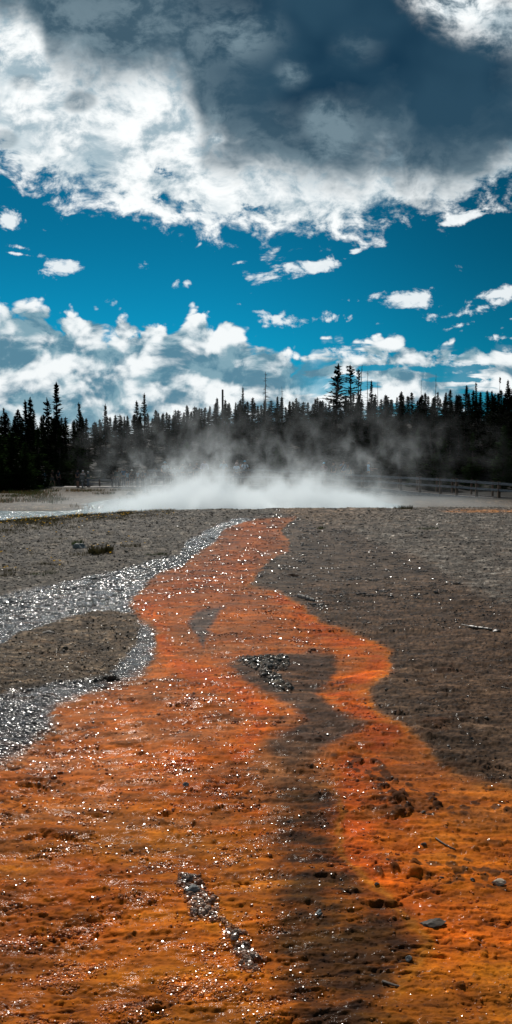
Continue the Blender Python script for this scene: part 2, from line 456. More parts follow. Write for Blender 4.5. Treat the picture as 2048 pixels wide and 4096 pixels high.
DRY_R = [(700, 1282), (740, 1300), (860, 1322), (955, 1366), (1050, 1398), (1130, 1450), (1200, 1492), (1290, 1522), (1500, 1590), (3000, 1900), (3000, 1250), (700, 1250)]
BROWN_R = [(1085, 1885), (1150, 1893), (1200, 1915), (1400, 1950), (1400, 1990), (1250, 1962), (1170, 1940), (1100, 1912)]
TAN_BR = [(1050, 2440), (1120, 2400), (1400, 2380), (1500, 2800), (980, 2800), (1010, 2540)]
S1 = [(650, 1320), (600, 1420), (520, 1470), (380, 1510)]
S1b = [(350, 1520), (385, 1560), (410, 1620), (470, 1680), (590, 1730), (660, 1790), (640, 1860), (600, 1900)]
S2 = [(700, 1490), (830, 1590), (965, 1640), (950, 1680), (900, 1720), (840, 1752), (900, 1795), (975, 1850), (940, 1900), (880, 1935), (850, 2000), (900, 2080), (900, 2150), (960, 2230), (1080, 2330), (1200, 2375), (1320, 2385)]
S3 = [(1130, 2380), (1160, 2450), (1190, 2560)]

def build_ground():
    # rows: fine where the photograph shows the ground close, coarser beyond
    near = list(np.linspace(-2.5, 1.65, 14))
    rows = []
    ty = 4230.0
    while ty > 2029:
        rows.append(on_plane(1024, ty).y)
        ty -= 3.1 if ty > 2080 else 1.6
    D = rows[-1]; far = []
    while D < 60: D *= 1.009; far.append(D)
    while D < 520: D *= 1.03; far.append(D)
    ys = np.array(near + rows + far)
    step = 3.1 / F_PX
    uc = list(np.arange(-.435, .4351, step))
    o = []; e = .435; st = .0025
    while e < .75: e += st; o.append(e)
    st = .008
    while e < 5: e += st; st *= 1.2; o.append(e)
    us = np.array([-v for v in reversed(o)] + uc + o)
    Yg, Ug = np.meshgrid(ys, us, indexing='ij')
    X = Ug * np.maximum(Yg, 1.5); Y = Yg
    nr, nc = X.shape
    X = X.ravel(); Y = Y.ravel()
    Z = terrain_base(X, Y)

    # traced outlines, wobbled by noise that lives on the ground
    PX, PY = dpx(X, Y)
    k = np.clip((PY - 1170) / 900, .05, 2.0)
    wx = (fbm(X * 2.2, Y * 2.2, 3, 5, .62) * 40 + fbm(X * 9, Y * 16, 5, 3, .6) * 16) * k; wy = (fbm(X * 2.2 + 9, Y * 2.2, 13, 5, .62) * 20 + fbm(X * 9, Y * 16, 15, 3, .6) * 9) * k
    WX = PX + wx; WY = PY + wy
    soft = np.clip((PY - 1180) / 900, .06, 1.6)
    def inside(poly, width=14, wide=0):
        d = sdist(poly, WX, WY)
        return sstep(-width - wide, width, d / soft), d / soft
    streaks = fbm(X * 2.0, Y * 7.0, 21, 5, .6)
    cloudy = fbm(X * 1.1, Y * 1.1, 31, 4, .55)
    blot = fbm(X * 5, Y * 9, 41, 4, .6)
    fine = fbm(X * 22, Y * 30, 51, 3, .6)
    def mixc(c, f, rgb):
        f = np.clip(f, 0, 1)[:, None]
        return c * (1 - f) + np.array(rgb)[None, :] * f
    N = len(X)
    G = lambda r, g, b: np.array(srgb(r, g, b))
    # base: brown wet sinter of the right-hand side
    c = np.tile(G(88, 68, 52), (N, 1))
    c = mixc(c, sstep(-.1, .35, streaks) * .6, G(128, 104, 88))
    c = mixc(c, sstep(.0, .5, -streaks + .2 * cloudy) * .45, G(60, 44, 34))
    cc_ = fbm(X * 2.6, Y * 5.5, 161, 5, .6)
    c = mixc(c, sstep(.05, .3, cc_) * .6 * sstep(1480, 1600, PY), G(150, 124, 104))
    c = mixc(c, (1 - sstep(0, .04, np.abs(fbm(X * 2.4, Y * 4.2, 163, 4, .6)))) * .7 * sstep(1480, 1600, PY), G(38, 28, 22))
    c = mixc(c, np.exp(-((PY - 1530) / 60) ** 2) * np.exp(-((PX - 860) / 160) ** 2) * sstep(0, .3, streaks) * .6, G(110, 66, 26))
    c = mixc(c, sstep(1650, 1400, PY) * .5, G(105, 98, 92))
    wet = np.full(N, .75); spark = np.full(N, .34) + .50 * sstep(1640, 1440, PY); rough = np.full(N, .0)
    # right dry sinter
    f, d = inside(DRY_R, 45, 25); f = f * np.clip(.75 + 1.2 * blot + .6 * streaks, .25, 1)
    dry = mixc(np.tile(G(114, 112, 110), (N, 1)), sstep(-.1, .4, blot) * .5, G(134, 132, 130))
    dry = mixc(dry, sstep(.05, .4, streaks) * .5, G(96, 78, 60))
    dry = mixc(dry, sstep(1345, 1290, PY) * sstep(1100, 700, PX) * .6, G(140, 112, 84))
    c = c * (1 - f[:, None]) + dry * f[:, None]; wet = wet * (1 - f) + .06 * f; spark = spark * (1 - f) + .20 * f; rough += f * .9
    # left dry sinter
    f, d = inside(DRY_L, 18, 4)
    dry = mixc(np.tile(G(94, 91, 88), (N, 1)), sstep(-.1, .4, blot) * .5, G(120, 117, 112))
    dry = mixc(dry, sstep(.0, .5, streaks + cloudy * .5) * .4, G(104, 90, 74))
    c = c * (1 - f[:, None]) + dry * f[:, None]; wet = wet * (1 - f) + .03 * f; spark = spark * (1 - f) + .04 * f; rough = np.maximum(rough, f)
    # left channel with running water
    f, d = inside(CHANNEL, 14)
    ch = mixc(np.tile(G(72, 74, 80), (N, 1)), sstep(.1, .4, streaks) * .6, G(112, 82, 58))
    ch = mixc(ch, sstep(1690, 1800, PY) * .6, G(70, 68, 76))
    chan = f
    c = c * (1 - f[:, None]) + ch * f[:, None]; wet = wet * (1 - f) + 1.0 * f; spark = spark * (1 - f) + .95 * f
    # orange microbial mats
    f, dO = inside(ORANGE, 12, 7)
    near_edge = np.exp(-np.clip(dO, 0, None) / 26)
    oc = np.tile(G(184, 100, 58), (N, 1))
    low = sstep(1900, 2250, PY)
    oc = oc * (1 - low[:, None]) + G(176, 92, 26)[None] * low[:, None]
    oc = mixc(oc, sstep(-.05, .4, streaks) * .55 * (1 - .4 * low), G(196, 128, 88))
    oc = mixc(oc, sstep(.05, .45, cloudy + .4 * blot) * .55, G(168, 72, 20))
    oc = mixc(oc, sstep(.0, .5, -cloudy + .3 * blot) * .4 * low, G(150, 84, 22))
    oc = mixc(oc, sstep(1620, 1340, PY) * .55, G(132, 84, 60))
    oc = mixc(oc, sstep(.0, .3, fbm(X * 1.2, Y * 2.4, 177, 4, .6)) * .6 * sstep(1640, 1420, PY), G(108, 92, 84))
    oc = mixc(oc, sstep(950, 1250, PX) * sstep(1900, 2100, PY) * .6, G(178, 92, 14))
    oc = mixc(oc, np.exp(-(ldist(S1, WX, WY) / 55) ** 2) * .35, G(196, 86, 34))
    oc = mixc(oc, np.exp(-(ldist(S1b, WX, WY) / (34 * soft + 8)) ** 2) * .8, G(206, 90, 22))
    oc = mixc(oc, np.exp(-(ldist(S2, WX, WY) / (46 * soft + 10)) ** 2) * 1.0, G(196, 86, 10))
    oc = mixc(oc, sstep(2050, 2500, PY) * sstep(-.3, .2, cloudy) * .35, G(200, 122, 30))
    oc = mixc(oc, np.exp(-(ldist(S3, WX, WY) / 30) ** 2) * .7, G(180, 72, 8))
    oc = mixc(oc, np.exp(-np.clip(dO, 0, None) / 7) * sstep(1320, 1500, PY) * .65, G(206, 138, 84))
    oc = mixc(oc, sstep(-.15, .35, fbm(X * .9, Y * 1.4, 171, 4, .6)) * .55 * low * (1 - sstep(780, 1000, PX) * .6), G(186, 122, 44))
    oc = mixc(oc, sstep(.0, .35, fbm(X * 1.4, Y * 4.5, 173, 5, .6)) * .5 * (1 - low), G(188, 128, 92))
    oc = mixc(oc, np.exp(-np.clip(dO, 0, None) / 30) * sstep(-.2, .3, blot) * .45, G(190, 128, 62))
    oc = mixc(oc, sstep(.12, .4, fbm(X * 3.0, Y * 8.0, 175, 4, .6)) * .35, G(118, 56, 20))
    # brown shade of the lower left fans
    oc = mixc(oc, sstep(.1, .5, fbm(X * 1.6, Y * 3.2, 77, 4, .6)) * .5 * low, G(120, 72, 34))
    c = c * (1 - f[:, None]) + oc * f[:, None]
    wet = wet * (1 - f) + .8 * f
    dens = np.clip(.78 - .42 * sstep(350, 900, PX) * sstep(1600, 1900, PY) - .20 * sstep(900, 1050, PX) * sstep(1700, 1900, PY), .15, 1)
    spark = spark * (1 - f) + dens * f
    # pale rim just outside the mats
    rim = np.exp(-(np.clip(-dO, 0, None) / 16)) * (dO < 3) * sstep(1400, 1560, PY)
    c = mixc(c, rim * .35, G(156, 110, 82))
    c = mixc(c, np.exp(-(dO / 22) ** 2) * sstep(520, 380, PX) * sstep(1440, 1560, PY) * sstep(-.3, .2, blot) * .7, G(150, 108, 84))
    for poly, wd, col_a, col_b, wt, sp in ((ISLAND, 18, G(78, 66, 56), G(138, 102, 74), .6, .22), (TAN, 60, G(160, 112, 74), G(130, 96, 66), .6, .25),
                                           (STREAK, 42, G(40, 28, 7), G(74, 50, 14), .6, .36), (SLIP, 16, G(104, 98, 96), G(120, 96, 80), .9, .5),
                                           (BROWN_R, 28, G(80, 58, 36), G(110, 74, 40), .6, .2), (TAN_BR, 60, G(166, 100, 36), G(186, 126, 72), .6, .12)):
        g, dd = inside(poly, wd)
        amt = .92 if poly is not TAN and poly is not TAN_BR else .6
        cc = mixc(np.tile(col_a, (N, 1)), sstep(.0, .45, streaks) * .7, col_b)
        g = g * amt
        if poly is STREAK: g = g * np.clip(1.12 + 1.3 * streaks + .9 * blot - .35 * np.exp(-np.clip(dd, 0, None) / 60), .45, 1.0)
        c = c * (1 - g[:, None]) + cc * g[:, None]; wet = wet * (1 - g) + wt * g; spark = spark * (1 - g) + sp * g
    edge = np.exp(-(sdist(STREAK, WX, WY) / soft / 9) ** 2) * sstep(760, 840, PX) * sstep(2640, 2400, PY)
    c = mixc(c, edge * .5, G(176, 118, 66))
    # the coarse dry patch in the channel
    f, dP = inside(PATCH, 10)
    pc = mixc(np.tile(G(104, 92, 80), (N, 1)), sstep(-.1, .4, blot) * .6, G(134, 120, 104))
    pc = mixc(pc, sstep(.1, .4, streaks) * .5, G(112, 84, 54))
    c = c * (1 - f[:, None]) + pc * f[:, None]; wet = wet * (1 - f) + .10 * f; spark = spark * (1 - f) + .10 * f; rough = np.maximum(rough, f * 1.0)
    chan = chan * (1 - f)
    # far strip of orange at the right-hand pool margin
    fo = sstep(1215, 1250, 0 * PX + 1240) * sstep(1090, 1160, PX) * np.exp(-((PY - 1285 + (PX - 1200) * -.01) / 3.2) ** 2) * sstep(-.35, .1, streaks)
    c = mixc(c, fo * .9, G(214, 140, 60))
    # beyond the plateau
    rd = np.interp(X / np.maximum(Y, 1.5), RIDGE_U, RIDGE_D)
    g = sstep(0.1, 1.5, Y - rd)
    fc = mixc(np.tile(G(140, 134, 128), (N, 1)), sstep(-.1, .35, fbm(X * .25, Y * .5, 91, 4)) * .6, G(168, 158, 148))
    fc = mixc(fc, sstep(.05, .4, fbm(X * .18, Y * .4, 95, 5)) * .8, G(104, 84, 48))
    fc = mixc(fc, sstep(-4, 8, X) * .6, G(120, 102, 82))
    c = c * (1 - g[:, None]) + fc * g[:, None]; wet = wet * (1 - g); spark = spark * (1 - g)
    wood = np.maximum(sstep(58, 70, Y), .92 * sstep(43.0, 45.5, Y) * sstep(5, 9, X))  # dark forest floor, plus shade painted under and behind the right boardwalk
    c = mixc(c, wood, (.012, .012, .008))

    # ---- relief
    c = c * (1 - .18 * sstep(760, 900, PX) * (PY < 1990) * (PY > 1480) * (dO < -4))[:, None]
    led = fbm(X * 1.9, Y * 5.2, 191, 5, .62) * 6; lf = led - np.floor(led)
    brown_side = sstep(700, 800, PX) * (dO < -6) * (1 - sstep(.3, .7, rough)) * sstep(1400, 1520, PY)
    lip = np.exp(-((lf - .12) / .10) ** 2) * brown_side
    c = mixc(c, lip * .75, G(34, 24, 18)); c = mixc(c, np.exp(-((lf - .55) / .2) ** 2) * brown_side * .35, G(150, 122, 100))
    fade = sstep(30, 14, Y)
    q = fbm(X * 1.3, Y * 3.4, 61, 5, .55) + .25 * fbm(X * 6, Y * 14, 67, 3)
    lv = q * 7.0; fl = np.floor(lv); fr = lv - fl
    terr = (fl + sstep(.0, .22, fr)) / 7.0           # gentle treads, short risers
    H = terr * .038 * (.55 + .45 * sstep(-.1, .3, cloudy))
    H += fbm(X * .5, Y * .6, 71, 3) * .05
    # small rimmed ripples, long across the flow
    rp = fbm(X * 5.5, Y * 19, 181, 4, .55)
    H += (np.floor(rp * 5) + sstep(0, .3, rp * 5 - np.floor(rp * 5))) / 5 * .013 * (1 - .6 * rough) * sstep(16, 6, Y)
    H += (fine * .0022 + fbm(X * 60, Y * 70, 73, 2) * .0009) * (.35 + .9 * rough)
    H += (np.floor(led) + sstep(0, .25, lf)) / 6 * .030 * brown_side
    # dark broken crusts
    cr = fbm(X * 2.4, Y * 6.5, 81, 5, .62)
    crust = sstep(.26, .36, cr) * sstep(1500, 1700, PY)
    H += crust * (.010 + .006 * blot)
    # ripples across the flow on the wet brown flats
    rip = np.sin(Y * 95 + 9 * fbm(X * 3, Y * 3, 85, 3) * 3 + X * 8) * .5 + .5
    H += rip * .0016 * sstep(5.5, 3.2, np.abs(Y - 4.2) + 2.4) * (1 - rough) * (spark < .5)
    # knobs and pebbles of sinter
    def knobs(poly_list, cell, hgt, thr):
        f = np.zeros(N)
        for p in poly_list: f = np.maximum(f, inside(p, 12)[0])
        d, r = worley(X / cell, Y / cell, 7)
        return f * (r > thr) * np.sqrt(np.clip(1 - (d / .62) ** 2, 0, 1)) * hgt * (.5 + r), f
    KN = [[(600, 1660), (640, 1652), (720, 1650), (725, 1680), (690, 1690), (650, 1684)], [(650, 1690), (700, 1700), (735, 1735), (725, 1748), (680, 1730)]]
    k1, f1 = knobs(KN, .035, .020, .15)
    KN2 = [[(440, 2195), (490, 2200), (505, 2240), (540, 2270), (530, 2300), (480, 2310), (455, 2260)], [(540, 2300), (600, 2330), (680, 2420), (670, 2460), (620, 2440), (560, 2350)]]
    k2, f2 = knobs(KN2, .022, .014, .2)
    CRB = [[(800, 1905), (860, 1900), (960, 1910), (1050, 1990), (1180, 2000), (1290, 2010), (1290, 2050), (1180, 2050), (1000, 2060), (930, 1970), (850, 1930)], [(1020, 2150), (1100, 2130), (1290, 2190), (1290, 2240), (1150, 2220), (1090, 2230)], [(900, 2160), (1000, 2170), (1080, 2110), (1060, 2160), (960, 2200)]]
    k3, f3 = knobs(CRB, .045, .017, .55)
    H += k1 + k2 + k3 * sstep(-.05, .25, fbm(X * 3, Y * 5, 87, 3))
    c = mixc(c, np.clip((k1 / .02 + k2 / .014), 0, 1) * .8, G(112, 110, 104)); spark = np.clip(spark + .5 * (f1 + f2), 0, 1)
    c = mixc(c, sstep(.2, .8, k3 / .017) * .75, G(58, 40, 26))
    c = mixc(c, crust * .55 * (1 - rough), G(84, 50, 24))
    # sparse single pebbles everywhere
    for cell, hgt, thr, sd in ((.09, .011, .86, 101), (.05, .007, .80, 103), (.028, .0045, .72, 107)):
        d, r = worley(X / cell, Y / cell, sd)
        m = (r > thr + .06) * (sstep(.0, .3, fbm(X * 2.1 + sd, Y * 4.2, sd, 3)))
        p = m * np.sqrt(np.clip(1 - (d / .30) ** 2, 0, 1))
        H += p * hgt * fade
        c = mixc(c, sstep(.3, .8, p) * .3, G(96, 72, 50))
    # coarse crumbly surface of the dry patches
    d, r = worley(X / .03, Y / .045, 111)
    H += rough * (np.clip(1 - d, 0, 1) * .008 * r + np.abs(fbm(X * 9, Y * 12, 113, 4)) * .02) * sstep(26, 8, Y)
    H += np.where(rough > 0, rough * fbm(X * 1.5, Y * 3, 117, 3) * .03, 0)
    # raised front lip of the dry patch
    H += np.exp(-(dP / 9) ** 2) * .022 * sstep(1620, 1700, PY) * np.clip(.5 + 2 * blot, 0, 1.5)
    H *= np.where(Y < 0, 0, 1)
    H *= sstep(70, 24, Y) * .9 + .1
    H += sstep(40, 80, Y) * fbm(X * .08, Y * .08, 121, 4) * 1.0
    H -= chan * .010
    c = c * (1 + (.2 + .4 * rough[:, None]) * fine[:, None]) * (1 + (.28 + .25 * rough[:, None]) * blot[:, None])
    # thin seams cut across the flow, with terrace-lip shadow lines painted into them
    seam = 1 - sstep(0, .05, np.abs(fbm(X * 1.6, Y * 6.0, 131, 5, .6) + .12 * blot))
    seam *= sstep(-.1, .25, fbm(X * 1.2, Y * 2.0, 133, 3)) * (Y < 24)
    c *= (1 - .72 * seam)[:, None]; H -= seam * .007
    mott = fbm(X * 13, Y * 24, 141, 4, .65); st2 = fbm(X * 3.2, Y * 15, 143, 4, .65); big_ = fbm(X * .7, Y * 1.5, 145, 4, .6)
    amp = (.75 + .5 * (1 - sstep(.5, .9, wet)) + .45 * (c[:, 0] / np.maximum(c[:, 2], 1e-4) < 4))
    c = c * np.exp(amp * ((.35 + .75 * rough) * mott + 1.15 * st2) + .75 * big_)[:, None]
    om = np.clip(c[:, 0] / np.maximum(c[:, 2], 1e-4) / 11 - .35, 0, 1)[:, None]      # how orange
    c = c * (np.array([.50, .455, .40])[None, :] * (1 - om) + np.array([.69, .62, .08])[None, :] * om)
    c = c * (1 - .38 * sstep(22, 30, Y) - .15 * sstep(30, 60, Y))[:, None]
    Z = Z + H
    c = np.clip(c, .002, .95)
    me = bpy.data.meshes.new('ground')
    me.vertices.add(N); me.vertices.foreach_set('co', np.stack([X, Y, Z], 1).astype(np.float32).ravel())
    idx = np.arange(N).reshape(nr, nc)
    q = np.stack([idx[:-1, :-1], idx[:-1, 1:], idx[1:, 1:], idx[1:, :-1]], -1).reshape(-1, 4)
    nq = len(q)
    me.loops.add(nq * 4); me.polygons.add(nq)
    me.loops.foreach_set('vertex_index', q.ravel().astype(np.int32))
    me.polygons.foreach_set('loop_start', np.arange(0, nq * 4, 4, dtype=np.int32))
    me.update(calc_edges=True)
    me.polygons.foreach_set('use_smooth', np.ones(nq, bool))
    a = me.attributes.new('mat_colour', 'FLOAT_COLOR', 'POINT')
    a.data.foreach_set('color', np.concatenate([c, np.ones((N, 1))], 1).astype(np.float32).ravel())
    for nm, arr in (('wet', wet), ('spark', spark), ('channel', chan)):
        a = me.attributes.new(nm, 'FLOAT', 'POINT'); a.data.foreach_set('value', np.clip(arr, 0, 1).astype(np.float32))
    o = link_mesh('ground', me)
    tag(o, kind='structure', label='sinter flat with orange microbial mats and brown and grey wet runoff')

    m, T = new_mat('sinter')
    me.materials.append(m)
    out = T.n('ShaderNodeOutputMaterial'); b = T.n('ShaderNodeBsdfPrincipled')
    A = lambda n: T.n('ShaderNodeAttribute', attribute_name=n)
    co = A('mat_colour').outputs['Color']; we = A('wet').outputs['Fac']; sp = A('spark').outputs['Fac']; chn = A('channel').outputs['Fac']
    tc = T.n('ShaderNodeTexCoord').outputs['Object']
    n1 = T.noise(tc, 38, 4, .65)
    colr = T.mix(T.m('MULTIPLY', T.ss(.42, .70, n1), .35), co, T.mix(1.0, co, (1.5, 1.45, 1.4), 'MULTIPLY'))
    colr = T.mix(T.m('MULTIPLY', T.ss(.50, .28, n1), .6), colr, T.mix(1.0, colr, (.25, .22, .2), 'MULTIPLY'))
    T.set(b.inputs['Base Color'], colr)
    # relief too small for the mesh: grains, and rounded wet beads that catch the sun
    grain = T.noise(tc, 120, 4, .6)
    wav = T.noise(T.vscale(tc, (1, 2.4, 1)), 11, 4, .6)
    hb = T.m('MULTIPLY', T.m('MULTIPLY', wav, chn), .040)
    hgt = T.m('ADD', T.m('ADD', T.m('MULTIPLY', grain, .0012), hb), T.m('MULTIPLY', n1, T.m('MULTIPLY_ADD', we, -.0040, .0068)))
    bp = T.n('ShaderNodeBump'); bp.inputs['Distance'].default_value = 1.0; bp.inputs['Strength'].default_value = 1.0
    T.set(bp.inputs['Height'], hgt)
    T.set(b.inputs['Normal'], bp.outputs[0])
    b.inputs['Roughness'].default_value = .8
    b.inputs['Specular IOR Level'].default_value = .10
    film = T.m('MULTIPLY', T.m('MULTIPLY', we, .30), T.ss(.47, .68, T.noise(T.vscale(tc, (1, 2.5, 1)), 6, 4, .65)))
    T.set(b.inputs['Coat Weight'], T.m('ADD', film, T.m('MULTIPLY', chn, .75), clamp=True))
    b.inputs['Coat Roughness'].default_value = .13
    b.inputs['Coat IOR'].default_value = 1.4
    cb = T.n('ShaderNodeBump'); cb.inputs['Distance'].default_value = 1.0; cb.inputs['Strength'].default_value = 1.0
    T.set(cb.inputs['Height'], T.m('ADD', hb, T.m('MULTIPLY', n1, .004))); T.set(b.inputs['Coat Normal'], cb.outputs[0])
    T.set(out.inputs[0], b.outputs[0])

    # ---- wet grains: small faceted crumbs of sinter lying on the flat; their wet faces glint where they face between sun and eye
    rg = np.random.default_rng(5)
    cl = sstep(-.12, .30, fbm(X * 3.4, Y * 7.5, 151, 4, .65)) * (.35 + .65 * sstep(-.2, .25, fbm(X * .9, Y * 2.0, 153, 3)))
    vis = (np.abs(X / np.maximum(Y, .5)) < .62) & (Y > 1.35) & (Y < 26)
    ln = 1 - sstep(.0, .10, np.abs(fbm(X * 1.7, Y * 6.5, 155, 5, .65)))          # strings of beads along the ripple crests
    side = 1 - .62 * sstep(520, 1000, PX) * sstep(1500, 1750, PY)
    chb = np.clip(.12 + np.exp(-((PY - (1500 - .17 * PX)) / 34) ** 2) + .9 * sstep(1740, 1830, PY) + .5 * np.exp(-((PY - 1545) / 30) ** 2) * (PX < 200), 0, 1.1)
    wgt = (.002 + (.75 * spark ** 1.4 * cl ** 2.4 + .55 * spark * ln * cl ** .6) * side * (1 - chan) + .14 * rough + 1.1 * chan * chb * (.04 + .96 * cl ** 1.5) + .45 * (f1 + f2)) * vis * (1 + 2.6 * sstep(5, 10, Y) * (rough < .3) * (1 - .75 * chan)) * (1 - .35 * sstep(19, 24, Y))
    NG = 92000
    pick = rg.choice(N, NG, p=wgt / wgt.sum())
    jx = (rg.random(NG) - .5) * step * np.maximum(Y[pick], 1.5); 
    row = np.clip(pick // nc, 0, nr - 2); dyr = ys[row + 1] - ys[row]
    gx = X[pick] + jx; gy = Y[pick] + (rg.random(NG) - .5) * dyr
    rr = (.0013 + .00068 * Y[pick] + .00018 * np.clip(Y[pick] - 6, 0, 12)) * np.exp(rg.normal(-.05, .38, NG)) * (1 + .5 * (f1 + f2)[pick])
    gzz = Z[pick]
    ang = rg.random(NG) * 6.283
    K = 5; el = (1.35 + 1.1 * chan[pick])
    vv = np.zeros((NG, 1 + 2 * K, 3))
    tilt = rg.normal(0, .28, (NG, 2))
    vv[:, 0] = np.stack([gx + tilt[:, 0] * rr, gy + tilt[:, 1] * rr, gzz + rr * .62], 1)
    for k_ in range(K):
        a_ = ang + k_ * 6.283 / K + rg.normal(0, .15, NG)
        q1 = rr * (.62 + rg.normal(0, .10, NG)); q2 = rr * (1.05 + rg.normal(0, .12, NG))
        vv[:, 1 + k_] = np.stack([gx + np.cos(a_) * q1 * el, gy + np.sin(a_) * q1, gzz + rr * (.44 + rg.normal(0, .09, NG))], 1)
        vv[:, 1 + K + k_] = np.stack([gx + np.cos(a_ + .3) * q2 * el, gy + np.sin(a_ + .3) * q2, gzz - rr * .5], 1)
    tri = []
    for k_ in range(K):
        k2 = (k_ + 1) % K
        tri += [(0, 1 + k_, 1 + k2), (1 + k_, 1 + K + k_, 1 + k2), (1 + k2, 1 + K + k_, 1 + K + k2)]
    tri = np.array(tri)
    allt = (tri[None] + (np.arange(NG) * (1 + 2 * K))[:, None, None]).reshape(-1, 3)
    g2 = bpy.data.meshes.new('wet_gravel')
    g2.vertices.add(NG * (1 + 2 * K)); g2.vertices.foreach_set('co', vv.reshape(-1, 3).astype(np.float32).ravel())
    g2.loops.add(len(allt) * 3); g2.polygons.add(len(allt))
    g2.loops.foreach_set('vertex_index', allt.astype(np.int32).ravel())
    g2.polygons.foreach_set('loop_start', np.arange(0, len(allt) * 3, 3, dtype=np.int32))
    g2.update(calc_edges=True)
    g2.polygons.foreach_set('use_smooth', np.zeros(len(allt), bool))
    gc = c[pick] * np.exp(rg.normal(.3, .3, NG))[:, None]
    a = g2.attributes.new('mat_colour', 'FLOAT_COLOR', 'POINT')
    a.data.foreach_set('color', np.repeat(np.concatenate([np.clip(gc, .002, .9), np.ones((NG, 1))], 1), 1 + 2 * K, axis=0).astype(np.float32).ravel())
    a = g2.attributes.new('wet', 'FLOAT', 'POINT'); a.data.foreach_set('value', np.repeat(np.clip(wet[pick] * 1.3 + .0, 0, 1), 1 + 2 * K).astype(np.float32))
    m2, T = new_mat('wet_grain'); g2.materials.append(m2)
    out = T.n('ShaderNodeOutputMaterial'); b = T.n('ShaderNodeBsdfPrincipled')
    T.set(b.inputs['Base Color'], T.n('ShaderNodeAttribute', attribute_name='mat_colour').outputs['Color'])
    T.set(b.inputs['Coat Weight'], T.n('ShaderNodeAttribute', attribute_name='wet').outputs['Fac'])
    b.inputs['Coat Roughness'].default_value = .20; b.inputs['Coat IOR'].default_value = 1.5
    b.inputs['Roughness'].default_value = .8; b.inputs['Specular IOR Level'].default_value = .1
    T.set(out.inputs[0], b.outputs[0])
    gr = link_mesh('wet_gravel', g2)
    tag(gr, 'countless wet sinter grains glinting on the orange mats and grey runoff', kind='stuff')
    return o
GROUND = build_ground()

def gz(x, y):
    return float(terrain_base(x, y))

# ================================================================ water of the spring and its outflow
def build_water():
    m, T = new_mat('water')
    out = T.n('ShaderNodeOutputMaterial'); b = T.n('ShaderNodeBsdfPrincipled')
    b.inputs['Base Color'].default_value = (.10, .16, .17, 1); b.inputs['Roughness'].default_value = .12; b.inputs['IOR'].default_value = 1.33
    tc = T.n('ShaderNodeTexCoord').outputs['Object']
    n = T.noise(T.vscale(tc, (1, 1.6, 1)), 7, 4, .6)
    bp = T.n('ShaderNodeBump'); bp.inputs['Distance'].default_value = .05; bp.inputs['Strength'].default_value = 1
    T.set(bp.inputs['Height'], n); T.set(b.inputs['Normal'], bp.outputs[0]); T.set(out.inputs[0], b.outputs[0])
    mb = MB()
    pts = [(-26, 14), (-26, 29.2), (-9, 29.6), (-8.2, 38), (-5, 41), (4, 41), (6.5, 38), (7, 31), (8, 20), (0, 20)]
    mb.add([(x, y, -.40) for x, y in pts], [tuple(range(len(pts) - 1, -1, -1))])
    o = mb.build('water', m)
    tag(o, kind='structure', label='steaming spring pool and its shining outflow channel')
build_water()
# ================================================================ forest
def conifer_mesh(seed, H, rad, density=1.0, droop=.25, gaps=0.0, bare=.04, taper=1.0, clump=.0, tuft=.40):
    """(trunk mesh, crown mesh) of a conifer H metres tall; the crown is some thousand needle sprays on its branches"""
    rg = random.Random(seed)
    tk = MB()
    lean = [(0, 0, 0)]
    pts = []; n = 7
    wx = rg.uniform(-.03, .03) * H / 2; wy = rg.uniform(-.03, .03) * H / 2
    for i in range(n):
        t = i / (n - 1)
        pts.append((wx * t * t + rg.uniform(-.01, .01) * H * .1, wy * t * t, t * H * .97))
    r0 = H * .014 + .04
    tk.tube(pts, [r0 * (1 - .93 * i / (n - 1)) for i in range(n)], 6)
    def axis(t):
        return Vector((wx * t * t, wy * t * t, t * H))
    V = []; Fc = []
    def spray(c, d, L, wd):
        d = d.normalized()
        s = d.cross(Vector((rg.uniform(-.4, .4), rg.uniform(-.4, .4), 1))).normalized() * wd * .5
        k = len(V)
        V.extend([c - d * L * .5 - s * .5, c - d * L * .1 + s * 1.1, c + d * L * .55 + s * .1, c + d * L * .1 - s * 1.1])
        Fc.append((k, k + 1, k + 2, k + 3))
    z = bare * H
    ph = 0
    miss = [(rg.uniform(.2, .9), rg.uniform(.02, .06)) for _ in range(int(gaps * 10))]
    while z < H * .985:
        t = z / H
        step = (.028 + .016 * (1 - t)) * H / density
        if any(abs(t - a) < b for a, b in miss) and rg.random() < .8:
            z += step; continue
        nb = max(5, int(round((5 + 8 * (1 - t)) * density)))
        env = rad * ((1 - t) ** taper) * (1 + .25 * math.sin(t * 23 + seed)) + .05
        if t < .2: env *= .7 + 1.5 * t
        if t > .6: env *= .85
        for k in range(nb):
            ph += 2.4 + rg.uniform(-.4, .4)
            L = env * rg.uniform(.55, 1.15)
            up = .55 * t - droop * (1 - t) + rg.uniform(-.12, .12)
            d = Vector((math.cos(ph), math.sin(ph), up)).normalized()
            base = axis(t) + Vector((0, 0, rg.uniform(-.5, .5) * step))
            m = max(2, int(L / (tuft * .62)))
            for j in range(m):
                f = (j + .6) / m
                p = base + d * (L * f) + Vector((0, 0, -.12 * L * f * f + (.10 * L * f ** 3)))
                side = d.cross(Vector((0, 0, 1))).normalized()
                for q in range(2):
                    a = side * (rg.uniform(-1, 1)) + d * rg.uniform(.4, 1.1) + Vector((0, 0, rg.uniform(-.35, .45)))
                    spray(p + side * rg.uniform(-.12, .12) * L, a, tuft * rg.uniform(.9, 1.7), tuft * rg.uniform(.4, .75))
        z += step
    for k in range(7):
        spray(axis(1) + Vector((0, 0, rg.uniform(-.05, .0) * H)), Vector((rg.uniform(-.3, .3), rg.uniform(-.3, .3), 1)), tuft * 1.8, tuft * .4)
    me = bpy.data.meshes.new('crown'); me.from_pydata(V, [], Fc); me.update()
    tm = bpy.data.meshes.new('trunk'); tm.from_pydata(tk.v, [], tk.f); tm.update()
    return tm, me

